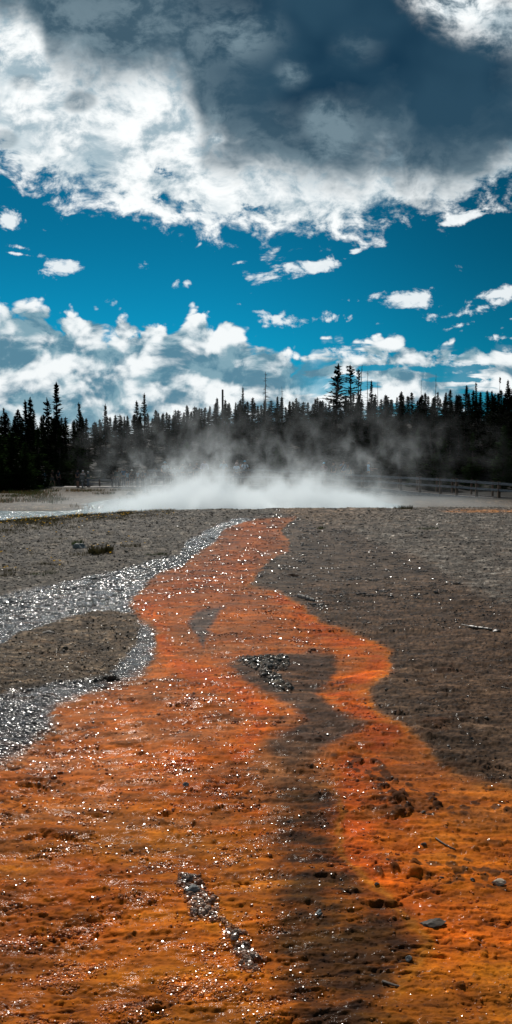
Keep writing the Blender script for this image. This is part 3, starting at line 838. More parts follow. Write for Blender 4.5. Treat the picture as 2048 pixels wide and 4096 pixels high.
def foliage_mat(name, col, var=.5):
    m, T = new_mat(name)
    out = T.n('ShaderNodeOutputMaterial'); b = T.n('ShaderNodeBsdfPrincipled')
    tc = T.n('ShaderNodeTexCoord'); oi = T.n('ShaderNodeObjectInfo')
    nz = T.noise(tc.outputs['Object'], 1.6, 3, .6)
    f = T.m('ADD', T.m('MULTIPLY', T.ss(.35, .65, nz), .7), T.m('MULTIPLY', oi.outputs['Random'], .5), clamp=True)
    c = T.mix(f, tuple(v * (1 - var) for v in col), tuple(v * (1 + var) for v in col))
    T.set(b.inputs['Base Color'], c); b.inputs['Roughness'].default_value = .75; b.inputs['Specular IOR Level'].default_value = .0
    tr = T.n('ShaderNodeBsdfTranslucent'); T.set(tr.inputs[0], c)
    mx = T.n('ShaderNodeMixShader'); mx.inputs[0].default_value = .08
    T.set(mx.inputs[1], b.outputs[0]); T.set(mx.inputs[2], tr.outputs[0]); T.set(out.inputs[0], mx.outputs[0])
    return m
M_BARK = simple_mat('bark', (.035, .026, .020), .9, .4, 9, .1)
M_FOL = foliage_mat('needles', (.0055, .0085, .0035))
M_FOL2 = foliage_mat('needles_near', (.015, .030, .008))
M_DEAD = simple_mat('dead_wood', (.075, .062, .055), .9, .3, 12, .1)

def tree_proto(name, seed, H, rad, mat=M_FOL, **kw):
    tm, cm = conifer_mesh(seed, H, rad, **kw)
    tm.materials.append(M_BARK); cm.materials.append(mat)
    return (tm, cm, H)

PROTO = [tree_proto('a', 1, 10, 2.3), tree_proto('b', 2, 10, 1.8, taper=.8), tree_proto('c', 3, 10, 2.7, gaps=.3, droop=.3), tree_proto('d', 4, 10, 2.1, taper=1.2, gaps=.2),
         tree_proto('e', 5, 10, 2.5, taper=.7, density=.9), tree_proto('f', 6, 10, 1.7, taper=.9, droop=.1)]
NEARP = [tree_proto('g', 11, 8, 1.8, M_FOL2, density=1.5, tuft=.26, taper=.75), tree_proto('h', 12, 8, 1.5, M_FOL2, density=1.5, tuft=.26, gaps=.2), tree_proto('i', 13, 8, 2.2, M_FOL2, density=1.5, tuft=.26, taper=.6)]
TRN = [0]
def place_tree(name, proto, x, y, h, rz, label, group=None, wide=1.0, cat='tree', z=None):
    tm, cm, H = proto
    r = empty(name, (x, y, (gz(x, y) if z is None else z) - .15), rz)
    s = h / H
    r.scale = (s * wide, s * wide, s)
    tag(r, label, cat, group)
    link_mesh('trunk', tm, None, r); link_mesh('crown', cm, None, r)
    return r

SKX = [-60, 0, 30, 60, 100, 165, 200, 235, 260, 290, 330, 400, 440, 500, 530, 600, 640, 700, 760, 800, 900, 960, 1000, 1050, 1100, 1150, 1200, 1288, 1350]
SKY_ = [1030, 1032, 1038, 1032, 1044, 1036, 1044, 1060, 1046, 1044, 1036, 1036, 1022, 1014, 1010, 1004, 1004, 1006, 1000, 1000, 994, 988, 986, 988, 984, 984, 984, 978, 978]
def skyline(dx): return float(np.interp(dx, SKX, SKY_))
rgt = random.Random(77)
GRP = {'crest': 'dark conifers along the crest of the hill', 'slope': 'dark conifers on the slope below the crest', 'foot': 'dark conifers at the foot of the hill behind the boardwalk'}
def forest():
    rows = [(128, 44, 0, 'crest'), (119, 42, 3, 'crest'), (111, 40, 8, 'crest'), (104, 36, 26, 'slope'), (98, 32, 46, 'slope'), (92, 30, 66, 'slope'), (86, 28, 84, 'foot'), (80, 26, 98, 'foot')]
    for Y, n, off, kind in rows:
        for i in range(n):
            dx = -50 + (1388) * (i + .5 + rgt.uniform(-.4, .4)) / n
            y = Y + rgt.uniform(-2.5, 2.5)
            tip = skyline(dx) + off + rgt.gauss(0, 7) + (abs(rgt.gauss(0, 6)) if off < 5 else 0)
            if dx < 260 and off > 20: tip += 14
            p = at(dx * S_, tip * S_, y)
            if -.05 < 0: pass
            base = gz(p.x, y)
            h = max(3.2, p.z - base + .15)
            wide = rgt.uniform(1.0, 1.5) * (10 / h) ** .6
            lab = {'crest': 'dark pointed conifer in the close row along the hill crest', 'slope': 'dark conifer standing among the crowded trees of the slope',
                   'foot': 'dark conifer in the lowest row of the wood behind the boardwalk'}[kind]
            place_tree('conifer', rgt.choice(PROTO), p.x, y, h, rgt.uniform(0, 6.28), lab, GRP[kind], wide)
forest()

# the close-packed wood behind the crest that fills the gaps: nobody could count it
def far_wood():
    rg = random.Random(31); cv = []; cf = []; n0 = 0
    src = []
    for tm, cm, H in PROTO[:4]:
        nv = len(cm.vertices); a = np.empty(nv * 3, np.float32); cm.vertices.foreach_get('co', a)
        q = np.empty(len(cm.polygons) * 4, np.int32); cm.polygons.foreach_get('vertices', q)
        src.append((a.reshape(-1, 3), q.reshape(-1, 4)))
    for i in range(95):
        dx = -60 + 1410 * (i + rg.uniform(.1, .9)) / 95; y = rg.uniform(131, 138)
        p = at(dx * S_, (skyline(dx) + rg.uniform(8, 22)) * S_, y); base = gz(p.x, y) - .2; h = max(4, p.z - base)
        a, q = src[i % 4]; r = rg.uniform(0, 6.28); w = h / 10 * rg.uniform(1.1, 1.6) * (10 / h) ** .5
        c_, s_ = math.cos(r), math.sin(r)
        v = np.stack([(a[:, 0] * c_ - a[:, 1] * s_) * w + p.x, (a[:, 0] * s_ + a[:, 1] * c_) * w + y, a[:, 2] * h / 10 + base], 1)
        cv.append(v); cf.append(q + n0); n0 += len(v)
    V = np.concatenate(cv); F = np.concatenate(cf)
    me = bpy.data.meshes.new('distant_wood'); me.vertices.add(len(V)); me.vertices.foreach_set('co', V.astype(np.float32).ravel())
    me.loops.add(F.size); me.polygons.add(len(F)); me.loops.foreach_set('vertex_index', F.astype(np.int32).ravel())
    me.polygons.foreach_set('loop_start', np.arange(0, F.size, 4, dtype=np.int32)); me.update(calc_edges=True)
    o = link_mesh('distant_wood', me, M_FOL); tag(o, 'close-packed dark wood filling in behind the trees of the crest', kind='stuff')
far_wood()

# trees that stand out, each with its tip where the photograph has it
def special(dx, dtip, Y, proto, label, wide=1.0, name='conifer', group=None):
    p = at(dx * S_, dtip * S_, Y)
    return place_tree(name, proto, p.x, Y, p.z - gz(p.x, Y) + .15, rgt.uniform(0, 6), label, group, wide)
TALL = tree_proto('t', 21, 12, 1.5, density=1.1, gaps=.35, taper=.9)
PINE1 = tree_proto('u', 22, 14, 1.9, density=1.0, gaps=.25, taper=.45, bare=.2, droop=-.1, tuft=.45)
PINE2 = tree_proto('v', 23, 14, 1.6, density=.95, gaps=.5, taper=.35, bare=.3, droop=-.15, tuft=.45)
SPR = tree_proto('w', 24, 10, 2.1, density=.9, gaps=.3, taper=1.0, droop=.35)
special(142, 966, 74, TALL, 'tallest spire-topped spruce on the left, rising well above its neighbours', 1.25, 'spruce')
special(846, 917, 108, PINE1, 'tall dense pine on the skyline, left of the thin gappy pair', 1.8, 'pine')
special(884, 920, 109, PINE2, 'thin tall pine with an open gappy crown beside the dense one', 1.7, 'pine')
special(903, 930, 110, PINE2, 'slim ragged pine between the gappy pine and the dead leaning trunk', 1.0, 'pine')
special(1257, 948, 116, SPR, 'broad layered spruce near the right end of the skyline', .8, 'spruce')
special(1278, 956, 117, PROTO[1], 'narrow spruce just right of the broad layered spruce', 1.0, 'spruce')
special(362, 992, 104, PROTO[2], 'bulky spruce peak above the left-hand steam', .95, 'spruce')
special(344, 1008, 104, PROTO[1], 'narrow spruce left of the bulky peak above the steam', 1.0, 'spruce')
special(610, 976, 112, PROTO[3], 'pointed spruce right of the broken snag', .9, 'spruce')
special(120, 1006, 72, PROTO[4], 'dark spruce at the left shoulder of the tallest spruce', 1.0, 'spruce')
special(200, 1016, 84, PROTO[2], 'twin-looking spruce right of the tallest spruce', .9, 'spruce')
special(75, 1000, 84, PROTO[1], 'narrow spruce left of the tallest spruce with a bare tip', 1.1, 'spruce')
special(62, 1010, 83, PROTO[3], 'narrow spruce close beside the bare-tipped one', 1.1, 'spruce')
special(265, 1020, 92, PROTO[2], 'rounded spruce between the twin-looking spruce and the bulky peak', .9, 'spruce')
special(1198, 962, 120, PROTO[4], 'stubby dark pine left of the broad layered spruce', .7, 'spruce')
special(935, 958, 112, PROTO[5], 'pointed spruce just right of the dead leaning trunk', 1.0, 'spruce')
for i, (dx, dt, Y, k, w, lab) in enumerate([
    (-12, 1052, 60, 0, 1.25, 'leafy dark green conifer cut by the left edge of the frame'),
    (28, 1085, 58, 2, 1.15, 'bushy green pine at the left edge above the sinter bank'),
    (62, 1112, 57, 0, 1.05, 'young bushy pine at the left end of the boardwalk'),
    (96, 1075, 63, 1, 1.2, 'tall green conifer behind the person in white trousers'),
    (150, 1080, 72, 1, 1.3, 'green conifer behind the people at the left of the boardwalk'),
    (40, 1160, 55.5, 2, .9, 'low spreading young pine in front of the left wood'),
    (4, 1150, 54.5, 2, 1.0, 'low dark pine in the lower left corner of the wood'),
    (195, 1100, 76, 0, 1.3, 'dark green conifer behind the sign board'),
    (700, 1105, 78, 0, 1.0, 'small green conifer behind the middle of the boardwalk'),
    (1050, 1080, 74, 1, 1.2, 'green conifer above the right-hand boardwalk railing, left one of three'),
    (1110, 1100, 72, 2, 1.0, 'short bushy conifer behind the right-hand railing'),
    (1190, 1090, 73, 1, 1.1, 'slim green conifer behind the far right railing posts'),
    (1268, 1070, 70, 0, 1.2, 'green conifer at the right edge of the frame behind the boardwalk'),
    (960, 1110, 76, 0, 1.1, 'small conifer right behind the backpacker in a pale blue shirt'),
    (470, 1110, 78, 2, 1.0, 'small conifer seen through steam behind the left group of people')]):
    p = at(dx * S_, dt * S_, Y)
    place_tree('conifer', NEARP[k], p.x, Y, p.z - gz(p.x, Y) + .15, rgt.uniform(0, 6), lab, None, w * (8 / (p.z - gz(p.x, Y))) ** .4)

# dead standing trunks
def snag(dx, dtip, Y, h, r, label, stubs=16, lean=0.0, broken=False, stubL=.5):
    p = at(dx * S_, dtip * S_, Y); rg = random.Random(int(dx))
    root = empty('dead_tree', (p.x - lean * h, Y, p.z - h)); tag(root, label, 'dead tree')
    mb = MB(); n = 6
    mb.tube([(lean * h * i / (n - 1), 0, h * i / (n - 1)) for i in range(n)], [r * (1 - (.25 if broken else .8) * i / (n - 1)) for i in range(n)], 7)
    mb.build('trunk', M_DEAD if not broken else M_BARK, root)
    st = MB()
    for k in range(stubs):
        t = rg.uniform(.35, .97); a = rg.uniform(0, 6.28); L = stubL * rg.uniform(.4, 1) * (1.3 - t)
        b = Vector((lean * h * t, 0, h * t)); e = b + Vector((math.cos(a) * L, math.sin(a) * L, rg.uniform(-.35, .15) * L))
        st.tube([b, e], [r * .28, r * .1], 4)
    st.build('branch_stub', M_DEAD, root)
    return root
snag(668, 935, 112, 11, .14, 'thin bare dead trunk on the skyline with short stubs, left of centre', 60, stubL=1.3)
snag(709, 972, 112, 9, .12, 'short crooked dead trunk right of the tall thin one', 14, -.03, stubL=.9)
snag(560, 980, 110, 9, .20, 'thick broken-topped black snag on the skyline', 10, broken=True, stubL=.8)
snag(911, 918, 110, 13, .16, 'leaning dead trunk right beside the gappy tall pines', 22, .05, stubL=1.2)
snag(925, 933, 112, 12, .10, 'needle-thin dead trunk right of the leaning one', 30, stubL=.9)
snag(950, 962, 112, 9, .09, 'short thin dead trunk right of the needle-thin one', 8, -.02)
snag(1060, 956, 116, 9, .08, 'thin dead pole standing on the right half of the skyline', 14)
snag(1097, 940, 116, 10, .10, 'taller dead pole with fine stubs right of the thin pole', 30, stubL=.8)
# ================================================================ boardwalk
M_WOOD = simple_mat('weathered_wood', (.19, .19, .20), .75, .45, 5, .3, stretch=(1, 1, 6), bump=.004)
M_WOOD2 = simple_mat('brown_post_wood', (.070, .040, .024), .8, .4, 6, .25, bump=.004)
M_DECK = simple_mat('deck_boards', (.15, .12, .105), .6, .35, 5, .4)

def lin(P, x):
    xs = [p[0] for p in P]; ys = [p[1] for p in P]
    return float(np.interp(x, xs, ys))
# measured along the near edge of the walk: photograph x -> distance, top of rail, deck edge (rows of the photograph)
BW_Y = [(560, 52), (640, 50), (900, 47), (1265, 49), (1520, 52), (1680, 50), (1996, 46), (2240, 43.5)]
BW_TOP = [(560, 1878), (900, 1877), (1070, 1877), (1265, 1886), (1360, 1893), (1520, 1902), (1600, 1907), (1680, 1910), (1827, 1918), (1996, 1930), (2240, 1944)]
BW_DECK = [(560, 1944), (900, 1941), (1265, 1945), (1450, 1950), (1520, 1953), (1600, 1961), (1680, 1969), (1827, 1981), (1996, 1993), (2240, 2010)]
def bw(tx):
    Y = lin(BW_Y, tx)
    return at(tx, lin(BW_TOP, tx), Y), at(tx, lin(BW_DECK, tx), Y)

def deck_planks(mb, a, b, wd, th=.045, pw=.14):
    """cross planks laid from a to b (near edge), wd deep towards the back"""
    a = Vector(a); b = Vector(b); L = (b - a).length; n = max(1, int(L / pw)); d = (b - a) / n
    for i in range(n):
        p = a + d * (i + .06); q = a + d * (i + .94)
        vs = [p, q, q + Vector((0, wd, 0)), p + Vector((0, wd, 0))]
        top = [v + Vector((0, 0, 0)) for v in vs]; bot = [v - Vector((0, 0, th)) for v in vs]
        mb.add(top + bot, [(0, 1, 2, 3), (7, 6, 5, 4), (0, 4, 5, 1), (1, 5, 6, 2), (2, 6, 7, 3), (3, 7, 4, 0)])

def main_boardwalk():
    root = empty('boardwalk', (0, 48, -.8))
    root.location = (0, 0, 0)
    tag(root, 'long raised wooden boardwalk with plank railings, crossing behind the steam to the right edge', 'boardwalk')
    posts = [590, 668, 746, 824, 905, 985, 1066, 1146, 1226, 1300, 1375, 1450, 1522, 1603, 1680, 1762, 1827, 1907, 1996, 2090, 2190]
    W = 2.0
    dk = MB()
    for i in range(len(posts) - 1):
        (t0, d0), (t1, d1) = bw(posts[i]), bw(posts[i + 1])
        deck_planks(dk, d0, d1, W)
    dk.build('deck', M_DECK, root)
    up = Vector((0, 0, 1))
    for i in range(len(posts) - 1):
        (t0, d0), (t1, d1) = bw(posts[i]), bw(posts[i + 1])
        off = Vector((0, -.05, 0))
        for f, h in ((.0, .15), (.42, .14)):
            m = MB(); a = t0.lerp(d0, f) - up * h / 2; b = t1.lerp(d1, f) - up * h / 2
            m.board(a + off, b + off, .04, h); m.build('rail', M_WOOD, root)
        m = MB(); a = d0 - up * .13; b = d1 - up * .13
        m.board(a + off * 1.2, b + off * 1.2, .05, .24); m.build('fascia', M_WOOD, root)
        m = MB(); m.board(d0 + up * .07 + Vector((0, .12, 0)), d1 + up * .07 + Vector((0, .12, 0)), .09, .09); m.build('kerb', M_DECK, root)
        # back railing, seen behind the near one
        bo = Vector((0, W - .05, -.0))
        if True:
            for f, h in ((.04, .14), (.45, .13)):
                m = MB(); a = t0.lerp(d0, f) - up * h / 2 + bo; b = t1.lerp(d1, f) - up * h / 2 + bo
                m.board(a, b, .04, h); m.build('rail', M_WOOD, root)
    for i, px in enumerate(posts):
        t0, d0 = bw(px)
        g = gz(d0.x, d0.y) - .3
        m = MB(); m.board((d0.x, d0.y + .04, g), (d0.x, d0.y + .04, t0.z + .06), .17, .17, up=Vector((0, 1, 0))); m.build('post', M_WOOD2, root)
        m = MB(); m.board((d0.x + .25, d0.y + W, g), (d0.x + .25, d0.y + W, t0.z + .05), .12, .12, up=Vector((0, 1, 0))); m.build('post', M_WOOD2, root)
        m = MB(); m.board((d0.x - .35, d0.y + .6, g), (d0.x - .35, d0.y + .6, d0.z - .05), .24, .24, up=Vector((0, 1, 0))); m.build('pile', M_WOOD, root)
        if 11 <= i <= 15:
            t1, d1 = bw(posts[i + 1])
            m = MB(); m.board((d0.x, d0.y + .2, g + .3), (d1.x, d1.y + .2, d1.z - .25), .05, .12); m.build('brace', M_WOOD, root)
            if i % 2: 
                m = MB(); m.board((d0.x, d0.y + .28, d0.z - .3), (d1.x, d1.y + .28, g + .3), .05, .12); m.build('brace', M_WOOD, root)
    return root
main_boardwalk()

def left_boardwalk():
    root = empty('boardwalk', (0, 0, 0))
    tag(root, 'low wooden boardwalk on the left, its two-plank railing only along the back', 'boardwalk')
    Y = 65
    L = lambda tx, ty, y=Y: at(tx, ty, y)
    xs = list(range(130, 700, 65))
    dk = MB()
    for a, b in zip(xs, xs[1:]):
        deck_planks(dk, L(a, 1948), L(b, 1948), 2.2)
    dk.build('deck', M_DECK, root)
    for a, b in zip(xs, xs[1:]):
        m = MB(); m.board(L(a, 1951.5), L(b, 1951.5), .05, .18); m.build('fascia', M_WOOD, root)
        p = L(a, 1948); g = gz(p.x, p.y) - .3
        m = MB(); m.board((p.x, p.y + .15, g), (p.x, p.y + .15, p.z - .05), .16, .16, up=Vector((0, 1, 0))); m.build('pile', M_WOOD, root)
    rx = [338, 399, 480, 545, 610, 670]
    Yb = Y + 2.1
    for a, b in zip(rx, rx[1:]):
        for ty, h in ((1920.5, .15), (1935.5, .13)):
            m = MB(); m.board(L(a, ty, Yb), L(b, ty, Yb), .05, h); m.build('rail', M_WOOD, root)
    for a in rx:
        t = L(a, 1916, Yb); g = gz(t.x, Yb) - .3
        m = MB(); m.board((t.x, Yb - .08, g), (t.x, Yb - .08, t.z), .14, .14, up=Vector((0, 1, 0))); m.build('post', M_WOOD2, root)
left_boardwalk()

# information board
def sign():
    M_P = simple_mat('sign_panel', (.02, .02, .022), .6, .1); M_T = simple_mat('sign_text', (.45, .45, .42), .6, .1)
    p = at(329, 1948, 64.2); r = empty('information_sign', p); tag(r, 'dark information board with pale text lines beside people on the left boardwalk', 'sign')
    m = MB(); m.board((0, .05, -1.0), (0, .05, .5), .1, .1, up=Vector((0, 1, 0))); m.build('post', M_WOOD, r)
    m = MB(); m.box((0, 0, .78), (.50, .05, .72)); m.build('panel', M_P, r)
    for i, (w, x) in enumerate(((.36, 0), (.30, -.03), (.34, 0))):
        m = MB(); m.box((x, -.029, 1.02 - i * .09), (w, .006, .022)); m.build('text_line', M_T, r)
    m = MB(); m.box((.02, -.029, .60), (.2, .006, .13)); m.build('picture_field', M_T, r)
    m = MB(); m.box((.02, -.034, .60), (.13, .005, .07)); m.build('picture_inner', M_P, r)
sign()

# ================================================================ people
SKIN = {k: simple_mat('skin_' + k, c, .6, .08, 8, .3) for k, c in {'fair': (.42, .25, .18), 'tan': (.30, .16, .10), 'dark': (.16, .08, .05)}.items()}
_cm = {}
def cloth(c):
    if c not in _cm: _cm[c] = simple_mat('cloth', srgb(*c), .85, .18, 14, .15)
    return _cm[c]

def skin_mesh(name, verts, edges, rad, mat, parent, sub=1, root_i=0):
    me = bpy.data.meshes.new(name + '_src'); me.from_pydata([tuple(v) for v in verts], edges, [])
    o = bpy.data.objects.new(name + '_src', me); COL.objects.link(o)
    o.modifiers.new('skin', 'SKIN')
    sv = me.skin_vertices[0].data
    for i, r in enumerate(rad):
        r = r if isinstance(r, tuple) else (r, r)
        sv[i].radius = r; sv[i].use_root = (i == root_i)
    sm = o.modifiers.new('sub', 'SUBSURF'); sm.levels = sub; sm.render_levels = sub
    dg = bpy.context.evaluated_depsgraph_get(); dg.update()
    m2 = bpy.data.meshes.new_from_object(o.evaluated_get(dg))
    m2.name = name
    bpy.data.objects.remove(o); bpy.data.meshes.remove(me)
    m2.materials.clear(); m2.materials.append(mat)
    return link_mesh(name, m2, None, parent, smooth=True)

def person(tx, top, feet, Y, face, label, pose='stand', shirt=(90, 90, 90), pants=(40, 42, 50), skin='fair', hat=None, hair=(30, 22, 18), longhair=False, shorts=False, pack=None,
           sleeve='short', brim=False, strap=None, bag=None, phone=False, dy=0.0, height=None, group=None):
    foot = at(tx, feet, Y)
    h = height or (feet - top) / F_PX * Y
    foot.y += dy
    r = empty('person', foot, R(face)); k = h / 1.75; r.scale = (k, k, k)
    tag(r, label, 'person', group)
    # figure faces -Y when face = 0 (towards the camera); left hand at +X
    stride = {'walk': .22}.get(pose, .04)
    hipL = Vector((.09, 0, .92)); hipR = Vector((-.09, 0, .92))
    kL = Vector((.11, -stride * .9, .50)); kR = Vector((-.11, stride * .35 - .02, .50))
    aL = Vector((.12, -stride, .08)); aR = Vector((-.12, stride * 1.3, .10 if pose == 'walk' else .08))
    lean = {'lean': -.12, 'walk': -.03}.get(pose, 0)
    pel = Vector((0, 0, .96)); bel = Vector((0, lean * .3, 1.12)); chs = Vector((0, lean * .8, 1.32)); shc = Vector((0, lean, 1.44)); nk = Vector((0, lean * 1.05 - .005, 1.52)); hd1 = Vector((0, lean * 1.1 - .015, 1.60)); hd2 = Vector((0, lean * 1.15 - .01, 1.69))
    sL = Vector((.185, lean, 1.42)); sR = Vector((-.185, lean, 1.42))
    P = {'stand': (((.24, .02, 1.15), (.25, -.06, .90)), ((-.24, .02, 1.15), (-.25, -.06, .90))),
         'walk': (((.24, .10, 1.16), (.25, .04, .92)), ((-.24, -.08, 1.17), (-.23, -.26, 1.0))),
         'phone': (((.27, -.16, 1.22), (.09, -.32, 1.47)), ((-.27, -.16, 1.22), (-.09, -.32, 1.47))),
         'hold': (((.24, -.02, 1.16), (.08, -.28, 1.20)), ((-.24, -.02, 1.16), (-.08, -.28, 1.20))),
         'lean': (((.27, -.18, 1.16), (.20, -.42, 1.08)), ((-.27, -.18, 1.16), (-.20, -.42, 1.08))),
         'point': (((.24, .0, 1.16), (.22, -.24, 1.12)), ((-.23, -.10, 1.22), (-.16, -.42, 1.22))),
         'chest': (((.25, -.06, 1.18), (.03, -.22, 1.34)), ((-.25, -.06, 1.18), (-.06, -.22, 1.30))),
         'hips': (((.34, .06, 1.18), (.17, -.02, 1.0)), ((-.34, .06, 1.18), (-.17, -.02, 1.0)))}[pose]
    eL, wL = Vector(P[0][0]), Vector(P[0][1]); eR, wR = Vector(P[1][0]), Vector(P[1][1])
    v = [pel, bel, chs, shc, nk, hd1, hd2, hipL, kL, aL, aL + Vector((.01, -.15, -.045)), hipR, kR, aR, aR + Vector((-.01, -.15, -.045)), sL, eL, wL, sR, eR, wR]
    e = [(0, 1), (1, 2), (2, 3), (3, 4), (4, 5), (5, 6), (0, 7), (7, 8), (8, 9), (9, 10), (0, 11), (11, 12), (12, 13), (13, 14), (3, 15), (15, 16), (16, 17), (3, 18), (18, 19), (19, 20)]
    rad = [(.14, .10), (.125, .09), (.145, .10), (.10, .075), .052, (.078, .088), (.075, .088), .085, .055, .04, (.04, .028), .085, .055, .04, (.04, .028), .056, .040, .028, .056, .040, .028]
    # nose
    v.append(hd1 + Vector((0, -.105, .03))); e.append((5, len(v) - 1)); rad.append(.014)
    # hands: palm, four fingers, thumb
    for wi, el, s in ((17, eL, 1), (20, eR, -1)):
        w = v[wi]; d = (w - el).normalized(); palm = w + d * .075
        v.append(palm); pi = len(v) - 1; e.append((wi, pi)); rad.append((.034, .02))
        side = d.cross(Vector((0, 0, 1)) if abs(d.z) < .8 else Vector((0, 1, 0))).normalized()
        curl = d.cross(side).normalized() * .018
        for j, L in enumerate((.062, .074, .070, .055)):
            b = palm + d * .028 + side * ((j - 1.5) * .019)
            v.append(b); e.append((pi, len(v) - 1)); rad.append(.009)
            v.append(b + d * L * .6 + curl); e.append((len(v) - 2, len(v) - 1)); rad.append(.0085)
            v.append(b + d * L + curl * 2.4); e.append((len(v) - 2, len(v) - 1)); rad.append(.0075)
        b = w + d * .04 - side * .034 * s
        v.append(b); e.append((wi, len(v) - 1)); rad.append(.011)
        v.append(b + d * .045 - side * .018 * s + curl); e.append((len(v) - 2, len(v) - 1)); rad.append(.009)
    skin_mesh('body', v, e, rad, SKIN[skin], r)
    # shirt
    g = .014
    f = {'short': .62, 'none': .15}.get(sleeve, 1.0)
    sv = [pel + Vector((0, 0, -.02)), bel, chs, shc, sL, sL.lerp(eL, f), sR, sR.lerp(eR, f)]
    se = [(0, 1), (1, 2), (2, 3), (3, 4), (4, 5), (3, 6), (6, 7)]
    sr = [(.155, .12), (.15, .11), (.165, .12), (.12, .09), .075, .062, .075, .062]
    if sleeve == 'long':
        for a, b in ((5, wL), (7, wR)):
            sv.append(b); se.append((a, len(sv) - 1)); sr.append(.042)
    skin_mesh('shirt', sv, se, sr, cloth(shirt), r)
    # trousers or shorts
    if shorts:
        pv = [pel + Vector((0, 0, -.03)), hipL + Vector((.01, 0, -.06)), kL + Vector((0, 0, .06)), hipR + Vector((-.01, 0, -.06)), kR + Vector((0, 0, .06))]
        pe = [(0, 1), (1, 2), (0, 3), (3, 4)]; pr = [(.15, .115), .10, .085, .10, .085]
    else:
        pv = [pel + Vector((0, 0, -.03)), hipL + Vector((.01, 0, -.06)), kL, aL, hipR + Vector((-.01, 0, -.06)), kR, aR]
        pe = [(0, 1), (1, 2), (2, 3), (0, 4), (4, 5), (5, 6)]; pr = [(.15, .115), .10, .075, .06, .10, .075, .06]
    skin_mesh('shorts' if shorts else 'trousers', pv, pe, pr, cloth(pants), r)
    # shoes
    for a in (aL, aR):
        m = MB(); c = a + Vector((0, -.06, -.05))
        m.tube([c + Vector((0, .13, .0)), c + Vector((0, .08, .02)), c + Vector((0, -.06, .0)), c + Vector((0, -.14, -.015))], [.028, .05, .045, .02], 8)
        m.build('shoe', cloth((60, 58, 58) if not (strap == 'white') else (210, 210, 205)), r, True)
    # hair or hat
    def cap(col, z0, rx, ry, hh, brimw=0, back=0.0, name='hair'):
        m = MB(); n = 12; rings = 5; vs = []; fs = []
        for i in range(rings):
            t = i / (rings - 1) * math.pi / 2
            for q in range(n):
                a = 2 * math.pi * q / n
                vs.append((math.cos(a) * rx * math.cos(t) * 1.0, math.sin(a) * ry * math.cos(t) + back, z0 + hh * math.sin(t)))
        for i in range(rings - 1):
            for q in range(n):
                fs.append((i * n + q, i * n + (q + 1) % n, (i + 1) * n + (q + 1) % n, (i + 1) * n + q))
        if brimw:
            k0 = len(vs)
            for q in range(n):
                a = 2 * math.pi * q / n
                bw_ = brimw if brim else max(0.0, -math.sin(a)) * brimw + .004
                vs.append((math.cos(a) * (rx + bw_ * (1 if brim else .3)), math.sin(a) * (ry + bw_) + back, z0 - .012))
            for q in range(n): fs.append((q, k0 + q, k0 + (q + 1) % n, (q + 1) % n))
        m.add([Vector(p) + Vector((hd2.x, hd2.y, 0)) for p in vs], fs)
        return m.build(name, cloth(col), r, True)
    if hat: cap(hat, 1.685, .098, .112, .095, .085 if brim else .075, name='hat')
    cap(hair, 1.655 if hat else 1.67, .092, .104, .03 if hat else .105, back=.012, name='hair')
    if longhair:
        m = MB(); m.tube([(0, hd2.y + .05, 1.70), (0, hd2.y + .085, 1.58), (0, lean + .10, 1.45), (0, lean + .10, 1.30)], [.07, .085, .075, .03], 10)
        m.tube([(.075, hd2.y - .0, 1.66), (.09, hd2.y - .01, 1.52), (.10, lean - .07, 1.38), (.095, lean - .09, 1.25)], [.02, .03, .03, .012], 8)
        m.tube([(-.075, hd2.y - .0, 1.66), (-.09, hd2.y - .01, 1.52), (-.10, lean - .07, 1.38), (-.095, lean - .09, 1.25)], [.02, .03, .03, .012], 8)
        m.build('long_hair', cloth(hair), r, True)
    if pack:
        m = MB(); m.tube([(0, lean + .20, 1.02), (0, lean + .23, 1.10), (0, lean + .22, 1.32), (0, lean + .19, 1.44), (0, lean + .17, 1.47)], [.10, .16, .16, .12, .03], 10)
        m.build('backpack', cloth(pack), r, True)
        for s in (-1, 1):
            m = MB(); m.tube([(s * .11, lean + .13, 1.46), (s * .12, lean - .02, 1.535), (s * .12, lean - .14, 1.38), (s * .14, lean - .10, 1.15)], .014, 6)
            m.build('strap', cloth(pack), r)
    if strap and strap != 'white':
        m = MB(); m.tube([(.13, lean - .0, 1.53), (.06, lean - .135, 1.40), (-.06, lean - .155, 1.20), (-.16, lean - .06, 1.02)], .014, 6)
        m.build('strap', cloth(strap), r)
    if bag:
        m = MB(); m.box((.0, -.14, 1.02), (.28, .10, .17)); m.build('waist_bag', cloth(bag), r)
    if phone:
        m = MB(); c = (wL + wR) / 2 + Vector((0, -.07, .05)); m.box(c, (.15 if pose == 'phone' else .08, .012, .08 if pose == 'phone' else .14)); m.build('phone', cloth((25, 25, 28)), r)
    return r

GL = 'visitors on the left boardwalk'; GC = 'visitors on the middle boardwalk'; GR = 'visitors on the right part of the boardwalk'
YL = 66
WHT = (205, 205, 205)
